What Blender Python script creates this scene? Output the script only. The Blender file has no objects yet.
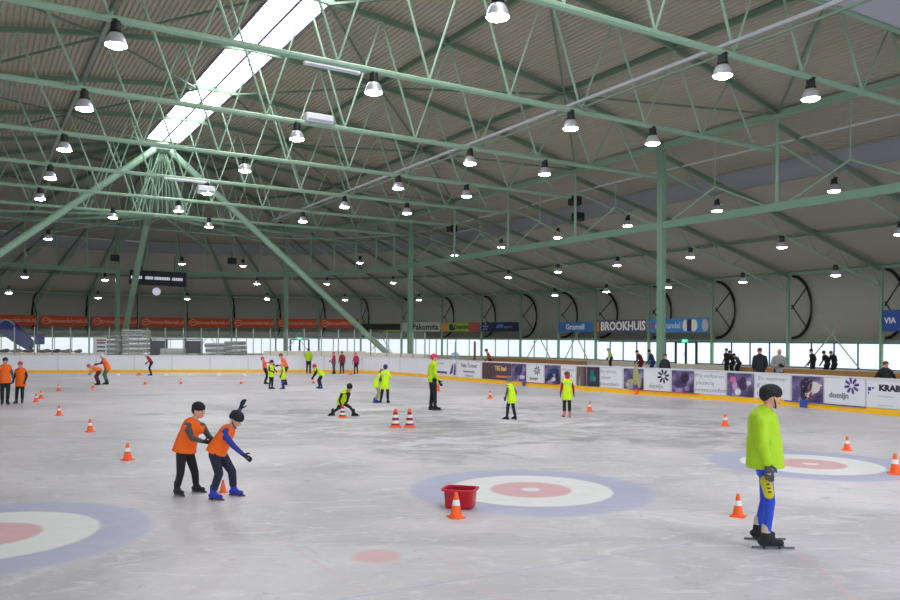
import bpy, math, random
from mathutils import Vector, Matrix, Quaternion
random.seed(7)
PI = math.pi
V3 = Vector
SC = bpy.context.scene
COL = SC.collection

# ---------------------------------------------------------------- frame
F = 790.0            # focal length in pixels of a 900 px wide frame
EYE = 2.27           # eye height above the ice
HOR = 339.0          # row of the horizon
TH = math.atan2(478, 790)
CO, SI = math.cos(TH), math.sin(TH)
AR = 11.4            # lateral distance from the camera to the hall axis
RC = 19.8            # distance of the inner columns from the axis
RW = 40.4            # distance of the facade from the axis
TE = 58.0            # where the round end of the hall begins
BAY = 7.0

def W(a, t, z=0.0):
    return V3((-t * SI + a * CO, t * CO + a * SI, z))
def pol(r, deg, z=0.0):
    p = math.radians(deg)
    return W(AR + r * math.cos(p), TE + r * math.sin(p), z)
ROLL = math.radians(.3)
def unroll(px, py):
    dx, dy = px-450, py-HOR; c, s = math.cos(ROLL), math.sin(ROLL)
    return 450 + dx*c + dy*s, HOR - dx*s + dy*c
def ice(px, py):
    px, py = unroll(px, py)
    Z = EYE * F / (py - HOR)
    return V3(((px - 450) * Z / F, Z, 0))
def at(px, py, Z):
    px, py = unroll(px, py)
    return V3(((px - 450) * Z / F, Z, EYE + (HOR - py) * Z / F))
def wl(w):           # way along the facade: w<0 straight side (metres of t before the bend), w>=0 degrees round the end
    return w

# ---------------------------------------------------------------- materials
MATS = {}
def mat(name, rgb, rough=0.6, metal=0.0, emit=None, es=1.0, noise=0.0, nscale=8.0, bump=0.0, spec=0.5, alpha=1.0):
    if name in MATS: return MATS[name]
    m = bpy.data.materials.new(name); m.use_nodes = True
    nt = m.node_tree; b = nt.nodes['Principled BSDF']
    b.inputs['Base Color'].default_value = (*rgb, 1)
    b.inputs['Roughness'].default_value = rough
    b.inputs['Metallic'].default_value = metal
    b.inputs['Specular IOR Level'].default_value = spec
    if emit:
        b.inputs['Emission Color'].default_value = (*emit, 1)
        b.inputs['Emission Strength'].default_value = es
    if alpha < 1:
        b.inputs['Alpha'].default_value = alpha
    if noise or bump:
        tc = nt.nodes.new('ShaderNodeTexCoord'); nz = nt.nodes.new('ShaderNodeTexNoise')
        nz.inputs['Scale'].default_value = nscale; nz.inputs['Detail'].default_value = 4
        nt.links.new(tc.outputs['Object'], nz.inputs['Vector'])
        if noise:
            mx = nt.nodes.new('ShaderNodeMix'); mx.data_type = 'RGBA'
            mx.inputs[6].default_value = (*[c * (1 - noise) for c in rgb], 1)
            mx.inputs[7].default_value = (*[min(1, c * (1 + noise)) for c in rgb], 1)
            nt.links.new(nz.outputs['Fac'], mx.inputs[0]); nt.links.new(mx.outputs[2], b.inputs['Base Color'])
        if bump:
            bp = nt.nodes.new('ShaderNodeBump'); bp.inputs['Strength'].default_value = bump; bp.inputs['Distance'].default_value = 0.05
            nt.links.new(nz.outputs['Fac'], bp.inputs['Height']); nt.links.new(bp.outputs['Normal'], b.inputs['Normal'])
    MATS[name] = m
    return m
def srgb(r, g, b):
    f = lambda c: (c / 255 / 12.92) if c / 255 <= 0.04045 else ((c / 255 + 0.055) / 1.055) ** 2.4
    return (f(r), f(g), f(b))

# ---------------------------------------------------------------- mesh builder
class MB:
    def __init__(s): s.v = []; s.f = []; s.m = []; s.mi = 0
    def quad(s, a, b, c, d):
        i = len(s.v); s.v += [tuple(a), tuple(b), tuple(c), tuple(d)]; s.f.append((i, i+1, i+2, i+3)); s.m.append(s.mi)
    def poly(s, pts):
        i = len(s.v); s.v += [tuple(p) for p in pts]; s.f.append(tuple(range(i, i + len(pts)))); s.m.append(s.mi)
    def grid(s, rows):
        i = len(s.v); n = len(rows[0])
        for r in rows: s.v += [tuple(p) for p in r]
        for j in range(len(rows) - 1):
            for k in range(n - 1):
                s.f.append((i + j*n + k, i + j*n + k + 1, i + (j+1)*n + k + 1, i + (j+1)*n + k)); s.m.append(s.mi)
    def loft(s, rings, cap=True, closed=False):
        i = len(s.v); n = len(rings[0])
        for r in rings: s.v += [tuple(p) for p in r]
        R = len(rings)
        for j in range(R if closed else R - 1):
            j2 = (j + 1) % R
            for k in range(n):
                s.f.append((i + j*n + k, i + j*n + (k+1) % n, i + j2*n + (k+1) % n, i + j2*n + k)); s.m.append(s.mi)
        if cap and not closed:
            s.f.append(tuple(i + k for k in reversed(range(n)))); s.m.append(s.mi)
            s.f.append(tuple(i + (R-1)*n + k for k in range(n))); s.m.append(s.mi)
    def box(s, c, size, X=(1,0,0), Y=(0,1,0), Z=(0,0,1), bev=0.0):
        c = V3(c); X, Y, Z = V3(X).normalized(), V3(Y).normalized(), V3(Z).normalized()
        hx, hy, hz = size[0]/2, size[1]/2, size[2]/2
        if bev <= 0:
            r = lambda z: [c + X*x + Y*y + Z*z for x, y in ((-hx,-hy),(hx,-hy),(hx,hy),(-hx,hy))]
            s.loft([r(-hz), r(hz)])
        else:
            def r(z, e):
                pts = [(-hx+bev,-hy+e),(hx-bev,-hy+e),(hx-e,-hy+bev),(hx-e,hy-bev),(hx-bev,hy-e),(-hx+bev,hy-e),(-hx+e,hy-bev),(-hx+e,-hy+bev)]
                return [c + X*x + Y*y + Z*z for x, y in pts]
            s.loft([r(-hz, bev*.7), r(-hz+bev, 0), r(hz-bev, 0), r(hz, bev*.7)])
    def bar(s, p0, p1, w, h, up=(0,0,1)):
        p0, p1 = V3(p0), V3(p1); d = (p1 - p0)
        L = d.length; d.normalize(); up = V3(up)
        if abs(d.dot(up)) > .99: up = V3((CO, SI, 0))
        x = d.cross(up).normalized(); u = x.cross(d).normalized()
        s.box((p0 + p1) / 2, (w, h, L), x, u, d)
    def tube(s, p0, p1, r, n=8, r1=None):
        p0, p1 = V3(p0), V3(p1); d = (p1 - p0).normalized()
        a = d.orthogonal().normalized(); b = d.cross(a)
        r1 = r if r1 is None else r1
        ring = lambda p, q: [p + a*math.cos(2*PI*k/n)*q + b*math.sin(2*PI*k/n)*q for k in range(n)]
        s.loft([ring(p0, r), ring(p1, r1)])
    def path(s, pts, r, n=8, flat=None):
        pts = [V3(p) for p in pts]; rings = []
        for i, p in enumerate(pts):
            d = (pts[min(i+1, len(pts)-1)] - pts[max(i-1, 0)]).normalized()
            up = V3((0,0,1)) if abs(d.z) < .95 else V3((CO,SI,0))
            a = d.cross(up).normalized(); b = a.cross(d)
            w, h = (r, r) if flat is None else flat
            rings.append([p + a*math.cos(2*PI*(k+.5)/n)*w + b*math.sin(2*PI*(k+.5)/n)*h for k in range(n)])
        s.loft(rings)
    def cap(s, p0, r0, p1, r1, flat=None, k=1.0, n=10, h=3):
        """tapered capsule; flat = direction squeezed by k"""
        p0, p1 = V3(p0), V3(p1); d = p1 - p0
        L = d.length
        if L < 1e-5: d = V3((0,0,1)); p1 = p0 + d*1e-4
        d = d.normalized()
        a = d.orthogonal().normalized(); b = d.cross(a); rings = []
        for i in range(h + 1):
            t = PI/2 * (1 - i/h) ; t = min(t, PI/2*.93)
            rings.append((p0 - d*math.sin(t)*r0, math.cos(t)*r0))
        for i in range(h + 1):
            t = PI/2 * i/h; t = min(t, PI/2*.93)
            rings.append((p1 + d*math.sin(t)*r1, math.cos(t)*r1))
        out = []
        for c, q in rings:
            ring = []
            for j in range(n):
                off = a*math.cos(2*PI*j/n)*q + b*math.sin(2*PI*j/n)*q
                if flat is not None:
                    fl = V3(flat).normalized(); off = off + fl * (off.dot(fl) * (k - 1))
                ring.append(c + off)
            out.append(ring)
        s.loft(out)
    def frust(s, p0, r0, p1, r1, flat=None, k=1.0, n=16, rings=3):
        """flat-ended tapered tube with an oval section"""
        p0, p1 = V3(p0), V3(p1); d = (p1-p0).normalized(); a = d.orthogonal().normalized(); b = d.cross(a); out = []
        fl = V3(flat).normalized() if flat is not None else None
        for i in range(rings + 1):
            c = p0.lerp(p1, i/rings); q = r0 + (r1-r0)*i/rings; ring = []
            for j in range(n):
                off = a*math.cos(2*PI*j/n)*q + b*math.sin(2*PI*j/n)*q
                if fl is not None: off = off + fl*(off.dot(fl)*(k-1))
                ring.append(c + off)
            out.append(ring)
        s.loft(out)
    def ell(s, c, rx, ry, rz, X=(1,0,0), Y=(0,1,0), Z=(0,0,1), n=14, m=8):
        c = V3(c); X, Y, Z = V3(X), V3(Y), V3(Z); rings = []
        for i in range(m + 1):
            t = -PI/2 + PI*i/m
            t = max(-PI/2*.96, min(PI/2*.96, t))
            rings.append([c + X*(rx*math.cos(t)*math.cos(2*PI*j/n)) + Y*(ry*math.cos(t)*math.sin(2*PI*j/n)) + Z*(rz*math.sin(t)) for j in range(n)])
        s.loft(rings)
    def lathe(s, c, prof, n=20, cap=True):
        c = V3(c)
        s.loft([[c + V3((r*math.cos(2*PI*j/n), r*math.sin(2*PI*j/n), z)) for j in range(n)] for r, z in prof], cap=cap)
    def mesh(s, name, mats):
        me = bpy.data.meshes.new(name)
        me.from_pydata(s.v, [], s.f)
        for m in (mats if isinstance(mats, (list, tuple)) else [mats]): me.materials.append(m)
        if any(s.m): me.polygons.foreach_set('material_index', s.m)
        me.update()
        return me

def obj(name, mb, m, parent=None, smooth=False, loc=None):
    me = mb.mesh(name, m) if isinstance(mb, MB) else mb
    if smooth:
        me.polygons.foreach_set('use_smooth', [True]*len(me.polygons))
    o = bpy.data.objects.new(name, me); COL.objects.link(o)
    if parent is not None: o.parent = parent
    if loc is not None: o.location = loc
    return o
def tag(o, label, cat, group=None, kind=None):
    if label: o['label'] = label
    if cat: o['category'] = cat
    if group: o['group'] = group
    if kind: o['kind'] = kind
    return o
def thing(name, label, cat, loc=(0,0,0), rz=0.0, group=None, kind=None):
    o = bpy.data.objects.new(name, None); COL.objects.link(o)
    o.location = loc; o.rotation_euler = (0, 0, rz)
    o.empty_display_size = .2
    return tag(o, label, cat, group, kind)
def struct(name, mb, m, parent=None, smooth=False):
    o = obj(name, mb, m, parent, smooth)
    if parent is None: o['kind'] = 'structure'
    return o
def dup(root, loc=None, rz=None, label=None, group=None, flip=False):
    r = root.copy(); COL.objects.link(r)
    if loc is not None: r.location = loc
    if rz is not None: r.rotation_euler = (0, 0, rz)
    if label: r['label'] = label
    if group: r['group'] = group
    for ch in list(root.children):
        c = ch.copy(); COL.objects.link(c); c.parent = r
        for g in ch.children:
            d = g.copy(); COL.objects.link(d); d.parent = c
    return r
ORD = ['first','second','third','fourth','fifth','sixth','seventh','eighth','ninth','tenth','eleventh','twelfth','thirteenth','fourteenth',
       'fifteenth','sixteenth','seventeenth','eighteenth','nineteenth','twentieth','twenty-first','twenty-second','twenty-third','twenty-fourth','twenty-fifth',
       'twenty-sixth','twenty-seventh','twenty-eighth','twenty-ninth','thirtieth','thirty-first','thirty-second','thirty-third','thirty-fourth','thirty-fifth','thirty-sixth']

def text(name, s, size, m, M, parent=None, extrude=.004, offset=0.0, align='CENTER', shear=0.0, sx=1.0):
    cu = bpy.data.curves.new(name, 'FONT'); cu.body = s; cu.size = size; cu.extrude = extrude; cu.offset = offset
    cu.align_x = align; cu.align_y = 'CENTER'; cu.shear = shear; cu.resolution_u = 2
    o = bpy.data.objects.new(name, cu); COL.objects.link(o)
    dg = bpy.context.evaluated_depsgraph_get(); dg.update()
    me = bpy.data.meshes.new_from_object(o.evaluated_get(dg))
    bpy.data.objects.remove(o); bpy.data.curves.remove(cu)
    me.materials.clear(); me.materials.append(m)
    me.transform(M @ Matrix.Diagonal((sx, 1, 1, 1)))
    return obj(name, me, m, parent)
def basis(o, X, Y, Zv):
    X, Y, Zv = V3(X).normalized(), V3(Y).normalized(), V3(Zv).normalized()
    M = Matrix(((X.x, Y.x, Zv.x, o[0]), (X.y, Y.y, Zv.y, o[1]), (X.z, Y.z, Zv.z, o[2]), (0,0,0,1)))
    return M
def remesh(mb, voxel, smooth_it=4, fac=.5):
    me = mb.mesh('tmp', [])
    o = bpy.data.objects.new('tmp', me); COL.objects.link(o)
    r = o.modifiers.new('r', 'REMESH'); r.mode = 'VOXEL'; r.voxel_size = voxel; r.use_smooth_shade = True
    s = o.modifiers.new('s', 'SMOOTH'); s.iterations = smooth_it; s.factor = fac
    dg = bpy.context.evaluated_depsgraph_get(); dg.update()
    out = bpy.data.meshes.new_from_object(o.evaluated_get(dg))
    bpy.data.objects.remove(o); bpy.data.meshes.remove(me)
    out.materials.clear()
    out.polygons.foreach_set('use_smooth', [True]*len(out.polygons))
    return out

# palette
GREEN = mat('green painted steel', srgb(144,178,152), .45, noise=.06, nscale=3)
GREEN2 = mat('green painted column steel', srgb(126,164,138), .45, noise=.06, nscale=3)
RAFT = mat('dark green rafter steel', srgb(108,134,112), .5, noise=.06, nscale=3)
ROOF = mat('grey beige acoustic roof sheeting', srgb(182,175,156), .8, noise=.05, nscale=2)
ROOF2 = mat('grey beige outer roof panels', srgb(172,168,150), .85, noise=.05, nscale=.6)
BULK = mat('blue grey coated bulkhead', srgb(178,178,188), .7, noise=.06, nscale=.8)
FAC = mat('dark grey facade cladding', srgb(178,178,168), .8, noise=.08, nscale=.7)
BLACK = mat('black painted steel', srgb(28,28,30), .5)
GALV = mat('galvanised tray', srgb(160,164,170), .5, metal=.2)
WHITE = mat('white board plastic', srgb(232,232,240), .45, noise=.03, nscale=1.5)
BEIGE = mat('beige painted base wall', srgb(226,218,198), .7, noise=.05, nscale=2)
YEL = mat('yellow kick plate', srgb(255,194,26), .4, noise=.06, nscale=2)
MULL = mat('blue window mullion', srgb(62,80,130), .5)
PANE = mat('frosted daylight pane', (.8,.85,.88), .5, emit=srgb(232,241,250), es=.40)
SKY = mat('translucent skylight sheet', (.8,.8,.8), .5, emit=(1,1,1), es=5.0)
# ================================================================ roof shape
def roof_h(r):
    r = abs(r)
    if r <= RC: return 13.9 - .05*r - .006*r*r
    return 13.9 - .05*RC - .006*RC*RC - .15*(r - RC)
RB = 26.0                                # where the inner roof steps down
HB_TOP, HB_LOW = roof_h(RB), 8.42
EAVE = 5.0
def outer_h(r): return HB_LOW + (EAVE - HB_LOW) * (r - RB) / (RW - RB)
T0 = -14.0

# ---- floor
floor_m = bpy.data.materials.new('scraped indoor ice'); floor_m.use_nodes = True
def build_ice():
    nt = floor_m.node_tree; N = nt.nodes; L = nt.links; b = N['Principled BSDF']
    geo = N.new('ShaderNodeNewGeometry')
    def math_(op, a, c=None, v=None):
        n = N.new('ShaderNodeMath'); n.operation = op; L.new(a, n.inputs[0])
        if c is not None: L.new(c, n.inputs[1])
        if v is not None: n.inputs[1].default_value = v
        return n.outputs[0]
    def noise(scale, vec_scale, detail=5, dist=0.0, rot=0.0):
        mp = N.new('ShaderNodeMapping'); mp.inputs['Scale'].default_value = (*vec_scale, 1); mp.inputs['Rotation'].default_value = (0, 0, rot)
        L.new(geo.outputs['Position'], mp.inputs['Vector'])
        n = N.new('ShaderNodeTexNoise'); n.inputs['Scale'].default_value = scale; n.inputs['Detail'].default_value = detail
        n.inputs['Roughness'].default_value = .65; n.inputs['Distortion'].default_value = dist
        L.new(mp.outputs[0], n.inputs['Vector']); return n.outputs['Fac']
    def ramp(fac, stops):
        r = N.new('ShaderNodeValToRGB'); L.new(fac, r.inputs[0])
        while len(r.color_ramp.elements) < len(stops): r.color_ramp.elements.new(.5)
        for e, (p, c) in zip(r.color_ramp.elements, stops): e.position = p; e.color = (*c, 1)
        return r.outputs[0]
    def mix(fac, a, c, blend='MIX', fv=None):
        m = N.new('ShaderNodeMix'); m.data_type = 'RGBA'; m.blend_type = blend
        if fac is not None: L.new(fac, m.inputs[0])
        else: m.inputs[0].default_value = fv
        for i, x in ((6, a), (7, c)):
            if isinstance(x, tuple): m.inputs[i].default_value = (*x, 1)
            else: L.new(x, m.inputs[i])
        return m.outputs[2]
    n1 = noise(.30, (.7, .9), 8, .8)
    base = ramp(n1, [(.30, srgb(176,175,182)), (.5, srgb(204,201,209)), (.68, srgb(223,220,227))])
    # worn, wet zone in the middle of the rink
    sep = N.new('ShaderNodeSeparateXYZ'); L.new(geo.outputs['Position'], sep.inputs[0])
    X, Y = sep.outputs[0], sep.outputs[1]
    dx = math_('DIVIDE', math_('ADD', X, v=-.5), v=15.5); dy = math_('DIVIDE', math_('ADD', Y, v=-22.0), v=12.0)
    d = math_('ADD', math_('MULTIPLY', dx, dx), math_('MULTIPLY', dy, dy))
    d = math_('ADD', d, math_('MULTIPLY', noise(.4, (.7, .9), 6, .8), v=1.5))
    worn = ramp(d, [(.9, (1,1,1)), (1.75, (0,0,0))])
    scr = ramp(noise(.55, (.7, 1.0), 10, 2.2, .1), [(.36, (.56,.57,.56)), (.5, (.76,.765,.755)), (.62, (1.04,1.04,1.04))])
    base = mix(worn, base, mix(None, base, scr, 'MULTIPLY', 1.0))
    # skate scratches: thin pale arcs
    wv = noise(1.1, (.6, 1.3), 11, 3.2, -.35)
    base = mix(ramp(wv, [(.54, (0,0,0)), (.66, (.75,.75,.75))]), base, srgb(228,228,231))
    base = mix(ramp(noise(1.3, (.6, 1.2), 10, 3.5, .6), [(.30, (.55,.55,.55)), (.42, (0,0,0))]), base, srgb(160,162,164))
    wv2 = noise(4.5, (.5, 1.2), 8, 3.0, .5)
    base = mix(ramp(wv2, [(.56, (0,0,0)), (.72, (.6,.6,.6))]), base, srgb(240,240,243))
    wob = noise(3.0, (1, 1), 4)
    # curling houses and lines painted under the ice
    def house(base, cx, cy, R=1.83):
        ddx = math_('ADD', X, v=-cx); ddy = math_('ADD', Y, v=-cy)
        r = math_('SQRT', math_('ADD', math_('MULTIPLY', ddx, ddx), math_('MULTIPLY', ddy, ddy)))
        r = math_('DIVIDE', math_('ADD', r, math_('MULTIPLY', math_('ADD', wob, v=-.5), v=.06)), v=2.4)
        cr = N.new('ShaderNodeValToRGB'); L.new(r, cr.inputs[0]); cr.color_ramp.interpolation = 'LINEAR'
        k = R / 1.83 / 2.4; e = .012
        st = [(0.0, srgb(238,240,240)), (.12*k, srgb(238,240,240)), (.17*k, srgb(226,170,174)), (.58*k, srgb(226,170,174)), (.64*k, srgb(238,242,241)),
              (1.20*k, srgb(238,242,241)), (1.25*k, srgb(172,177,210)), (1.82*k, srgb(178,183,214))]
        els = cr.color_ramp.elements
        while len(els) < len(st): els.new(.5)
        for el, (p, c) in zip(els, st): el.position = p; el.color = (*c, 1)
        inside = ramp(r, [(1.76*k, (1,1,1)), (1.88*k, (0,0,0))])
        fade = math_('MULTIPLY', inside, math_('ADD', math_('MULTIPLY', wv, v=-.9), v=1.22))
        return mix(fade, base, cr.outputs[0])
    for cx, cy in ((1.23, 11.95), (-5.33, 9.04), (6.67, 14.59)): base = house(base, cx, cy)
    def line(base, p0, p1, w, col, a):
        p0, p1 = V3((*p0, 0)), V3((*p1, 0)); d = (p1 - p0); Ln = d.length; d.normalize(); n = V3((-d.y, d.x, 0))
        s = math_('ADD', math_('ADD', math_('MULTIPLY', X, v=n.x), math_('MULTIPLY', Y, v=n.y)), v=-p0.dot(n))
        t = math_('ADD', math_('ADD', math_('MULTIPLY', X, v=d.x), math_('MULTIPLY', Y, v=d.y)), v=-p0.dot(d))
        s = math_('ABSOLUTE', math_('ADD', s, math_('MULTIPLY', math_('ADD', wob, v=-.5), v=.1)))
        m1 = math_('LESS_THAN', s, v=w / 2); m2 = math_('GREATER_THAN', t, v=0); m3 = math_('LESS_THAN', t, v=Ln)
        m = math_('MULTIPLY', math_('MULTIPLY', m1, m2), m3)
        m = math_('MULTIPLY', m, math_('ADD', math_('MULTIPLY', noise(1.6, (1, 1), 4), v=2.2), v=-.45))
        mm = N.new('ShaderNodeClamp'); L.new(math_('MULTIPLY', m, v=a), mm.inputs[0])
        return mix(mm.outputs[0], base, col)
    P = lambda x, y: tuple(ice(x, y)[:2])
    base = line(base, P(330, 601), P(690, 543), .035, srgb(172,176,212), .75)
    base = line(base, P(0, 436), P(190, 441), .12, srgb(160,164,208), .7)
    base = line(base, P(430, 552), P(520, 612), .07, srgb(224,190,194), .6)
    base = line(base, P(262, 528), P(360, 590), .06, srgb(224,190,194), .5)
    base = line(base, P(795, 549), P(870, 612), .06, srgb(224,184,188), .6)
    base = line(base, P(0, 423), P(90, 440), .25, srgb(216,196,194), .4)
    # faded red spot
    q = ice(377, 556); ddx = math_('ADD', X, v=-q.x); ddy = math_('ADD', Y, v=-q.y)
    r = math_('SQRT', math_('ADD', math_('MULTIPLY', ddx, ddx), math_('MULTIPLY', ddy, ddy)))
    base = mix(ramp(r, [(.20, (.75,.75,.75)), (.29, (0,0,0))]), base, srgb(222,168,172))
    L.new(base, b.inputs['Base Color'])
    L.new(ramp(n1, [(.3, (.34,)*3), (.7, (.5,)*3)]), b.inputs['Roughness'])
    b.inputs['Specular IOR Level'].default_value = .42
    bp = N.new('ShaderNodeBump'); bp.inputs['Strength'].default_value = .22; bp.inputs['Distance'].default_value = .02
    L.new(wv2, bp.inputs['Height']); L.new(bp.outputs['Normal'], b.inputs['Normal'])
build_ice()
mb = MB(); mb.quad((-90,-60,0),(90,-60,0),(90,130,0),(-90,130,0))
struct('floor', mb, floor_m)

# ---- corrugated straight roof, two slopes with the skylight slot between
def roof_side(sign):
    mb = MB(); rs = []; r = 1.15; k = 0
    while r < RB:
        up = ((k + 1) // 2) % 2 == 0
        rs.append((r, roof_h(r) + (.075 if up else -.0)))
        r += .04 if k % 2 == 0 else .075
        k += 1
    rs.append((RB, roof_h(RB)))
    rows = [[W(AR + sign*r, t, EYE + h) for r, h in rs] for t in (T0, TE)]
    mb.grid(rows)
    return mb
struct('ceiling_east', roof_side(1), ROOF); struct('ceiling_west', roof_side(-1), ROOF)
mb = MB()
for sgn in (1, -1):
    mb.grid([[W(AR + sgn*r, t, EYE + outer_h(r)) for r in (RB-.3, 31, 36, RW)] for t in [T0 + (TE-T0)*i/12 for i in range(13)]])
mb.grid([[pol(r, 180*i/48, EYE + outer_h(r)) for r in (RB-.3, 31, 36, RW)] for i in range(49)])
struct('ceiling_outer', mb, ROOF2)
mb = MB()
for sgn in (1, -1):
    mb.grid([[W(AR + sgn*r, t, EYE + h) for r, h in ((RB+.02, HB_TOP+.1), (RB, HB_LOW))] for t in (T0, TE)])
mb.grid([[pol(r, 180*i/48, EYE + h) for r, h in ((RB+.02, HB_TOP+.1), (RB, HB_LOW))] for i in range(49)])
struct('trim_1', mb, BULK)
# dome over the round end
mb = MB()
rr = [.01, 1.5, 3, 5, 7, 9, 11, 13, 15, 17, RC, 23, RB]
mb.grid([[pol(r, 180*i/48, EYE + roof_h(r)) for r in rr] for i in range(49)])
struct('ceiling_dome', mb, ROOF2)
mb = MB()
for sgn in (1, -1):
    mb.grid([[W(AR + sgn*r, TE+.01, EYE + roof_h(r) + dz) for r in [1.1 + (RB-1.1)*k/20 for k in range(21)]] for dz in (-.03, .14)])
    mb.grid([[W(AR + sgn*(RB-.05), t, EYE + HB_TOP + dz) for dz in (-.03, .2)] for t in (T0, TE)])
struct('trim_3', mb, ROOF2)

# ---- facade: windows, base wall, bulging dark band
ZT = EYE + .02           # top of the windows
ZR = EYE + .15
def facade_profile(fn, ZT=ZT):
    out = []
    for i in range(13):
        a = PI * i / 12
        out.append(fn(RW + 2.7*math.sin(a)**.9 if 0 < i < 12 else RW, (EYE+EAVE + ZT)/2 + (EYE+EAVE - ZT)/2 * math.cos(a)))
    return out
mb = MB()
mb.grid([facade_profile(lambda r, z: W(AR + r, t, z)) for t in (T0, TE)])
mb.grid([facade_profile(lambda r, z: pol(r, 180*i/72, z), ZT + (ZR-ZT)*min(1, i/9)) for i in range(73)])
struct('wall_bulged', mb, FAC, smooth=True)
mb = MB()
mb.grid([[W(AR + r, t, z) for r, z in ((RW+.05, ZT+.02), (RW+.05, ZT-.14))] for t in (T0, TE)])
mb.grid([[pol(r, 180*i/24, z) for r, z in ((RW+.05, ZR+.02), (RW+.05, ZR-.14))] for i in range(25)])
struct('trim_2', mb, GREEN2)
SILL_S, SILL_D = .32, .34
mb = MB(); mb.grid([[W(AR+RW+.05, t, z) for z in (0, SILL_S)] for t in (T0, TE)])
struct('wall_sill', mb, BEIGE)
mb = MB(); mb.grid([[pol(RW+.05, 180*i/24, z) for z in (0, SILL_D)] for i in range(25)])
struct('wall_sill_round', mb, BEIGE)
# posts along the facade: straight ones every bay, round ones every 7.5 degrees
POSTS = [(AR+RW, t) for t in (9, 16, 23, 30, 37, 44, 51)]
posts = [W(AR+RW, t) for t in (9, 16, 23, 30, 37, 44, 51, 58)] + [pol(RW, 7.5*k) for k in range(1, 25)]
wn = 0
for i in range(len(posts) - 1):
    p, q = posts[i], posts[i+1]; d = (q - p).normalized(); Ln = (q - p).length
    nrm = V3((d.y, -d.x, 0)); off = nrm * .06
    z0, z1 = (SILL_S if i < 7 else SILL_D), (ZT if i < 7 else ZR) - .14
    door = i in (5, 14)
    wn += 1
    n = 4 if i < 7 else 3
    mb = MB()
    mb.quad(p+off+V3((0,0,z0)), q+off+V3((0,0,z0)), q+off+V3((0,0,z1)), p+off+V3((0,0,z1)))
    root = obj('window_%d' % wn, mb, PANE); root['kind'] = 'structure'
    fr = MB(); mm = MULL
    cuts = [k / n for k in range(n + 1)]
    for c in cuts[1:-1]:
        if door and .22 < c < .75: continue
        b = p + d*(Ln*c)
        fr.bar(b + V3((0,0,z0)), b + V3((0,0,z1)), .09, .07, up=d)
    fr.bar(p + V3((0,0,z0+.03)), q + V3((0,0,z0+.03)), .09, .07); fr.bar(p + V3((0,0,z1-.03)), q + V3((0,0,z1-.03)), .09, .07)
    obj('window_frame', fr, mm if (i < 7 or i in (13,14)) else GREEN2, root)
    if door:
        c0 = .25 if i == 5 else .24
        dr = MB(); w2 = 2.25
        b0 = p + d*(Ln*c0) - nrm*.08; b1 = b0 + d*w2; bm = (b0 + b1)/2
        for bb in (b0, bm, b1): dr.bar(bb, bb + V3((0,0,2.12)), .10, .20, up=d)
        for zz in (.05, 2.1): dr.bar(b0 + V3((0,0,zz)), b1 + V3((0,0,zz)), .08, .12)
        dd = obj('door_%d' % (1 if i == 5 else 2), dr, mat('dark blue door frame', srgb(38,48,72), .5)); dd['kind'] = 'structure'
        gl = MB(); gl.quad(b0 - nrm*-.03 + V3((0,0,.1)), b1 - nrm*-.03 + V3((0,0,.1)), b1 - nrm*-.03 + V3((0,0,2.05)), b0 - nrm*-.03 + V3((0,0,2.05)))
        obj('pane', gl, PANE, dd)
        hd = MB(); hd.tube(bm - nrm*.1 + d*.12 + V3((0,0,.9)), bm - nrm*.1 + d*.12 + V3((0,0,1.25)), .02)
        obj('door_handle', hd, GALV, dd)
        es = thing('exit_sign', 'lit green exit sign above the blue double doors ' + ('beneath the blue sponsor banner' if i == 5 else 'in the round end of the hall'), 'exit sign', tuple(bm + V3((0,0,2.22)) - nrm*.16))
        b_ = MB(); b_.box((0,0,0), (.62,.1,.3), d, nrm, bev=.02); obj('casing', b_, mat('exit sign green', srgb(0,140,90), .5, emit=srgb(20,235,150), es=.5), es)
        a_ = MB(); ff = -nrm*.056; a_.poly([ff + d*.05 + V3((0,0,.06)), ff + d*.05 + V3((0,0,-.06)), ff + d*.2])
        a_.quad(ff + d*-.2 + V3((0,0,-.02)), ff + d*.06 + V3((0,0,-.02)), ff + d*.06 + V3((0,0,.02)), ff + d*-.2 + V3((0,0,.02)))
        obj('arrow_symbol', a_, mat('exit sign white', (.9,1,.95), .5, emit=(.8,1,.9), es=1.2), es)

# slim posts + black ribs of the bulge
def post_proto():
    t = thing('facade_post', 'x', 'steel post')
    mb = MB(); mb.box((0,0,(EYE+EAVE)/2), (.26,.16,EYE+EAVE), bev=.015); obj('shaft', mb, GREEN2, t)
    mb = MB(); mb.box((0,0,.03), (.4,.34,.06)); obj('base_plate', mb, GREEN2, t)
    return t
def rib_proto():
    t = thing('facade_rib', 'x', 'arched rib')
    mb = MB(); zc = (EYE+EAVE+ZT)/2; hz = (EYE+EAVE-ZT)/2 - .18
    pts = [V3((2.45*math.sin(a)**.9, 0, zc + hz*math.cos(a))) for a in [PI*(.02 + .96*i/16) for i in range(17)]]
    mb.path(pts, .1, 4, flat=(.09,.13)); obj('arch', mb, BLACK, t)
    for s in (1, -1):
        mb = MB(); mb.tube((.08,0,zc - s*.15), (2.45*math.sin(PI*.27)**.9, 0, zc + s*hz*math.cos(PI*.27)), .045, 6); obj('spoke', mb, BLACK, t)
    return t
pp, rp = post_proto(), rib_proto()
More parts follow.
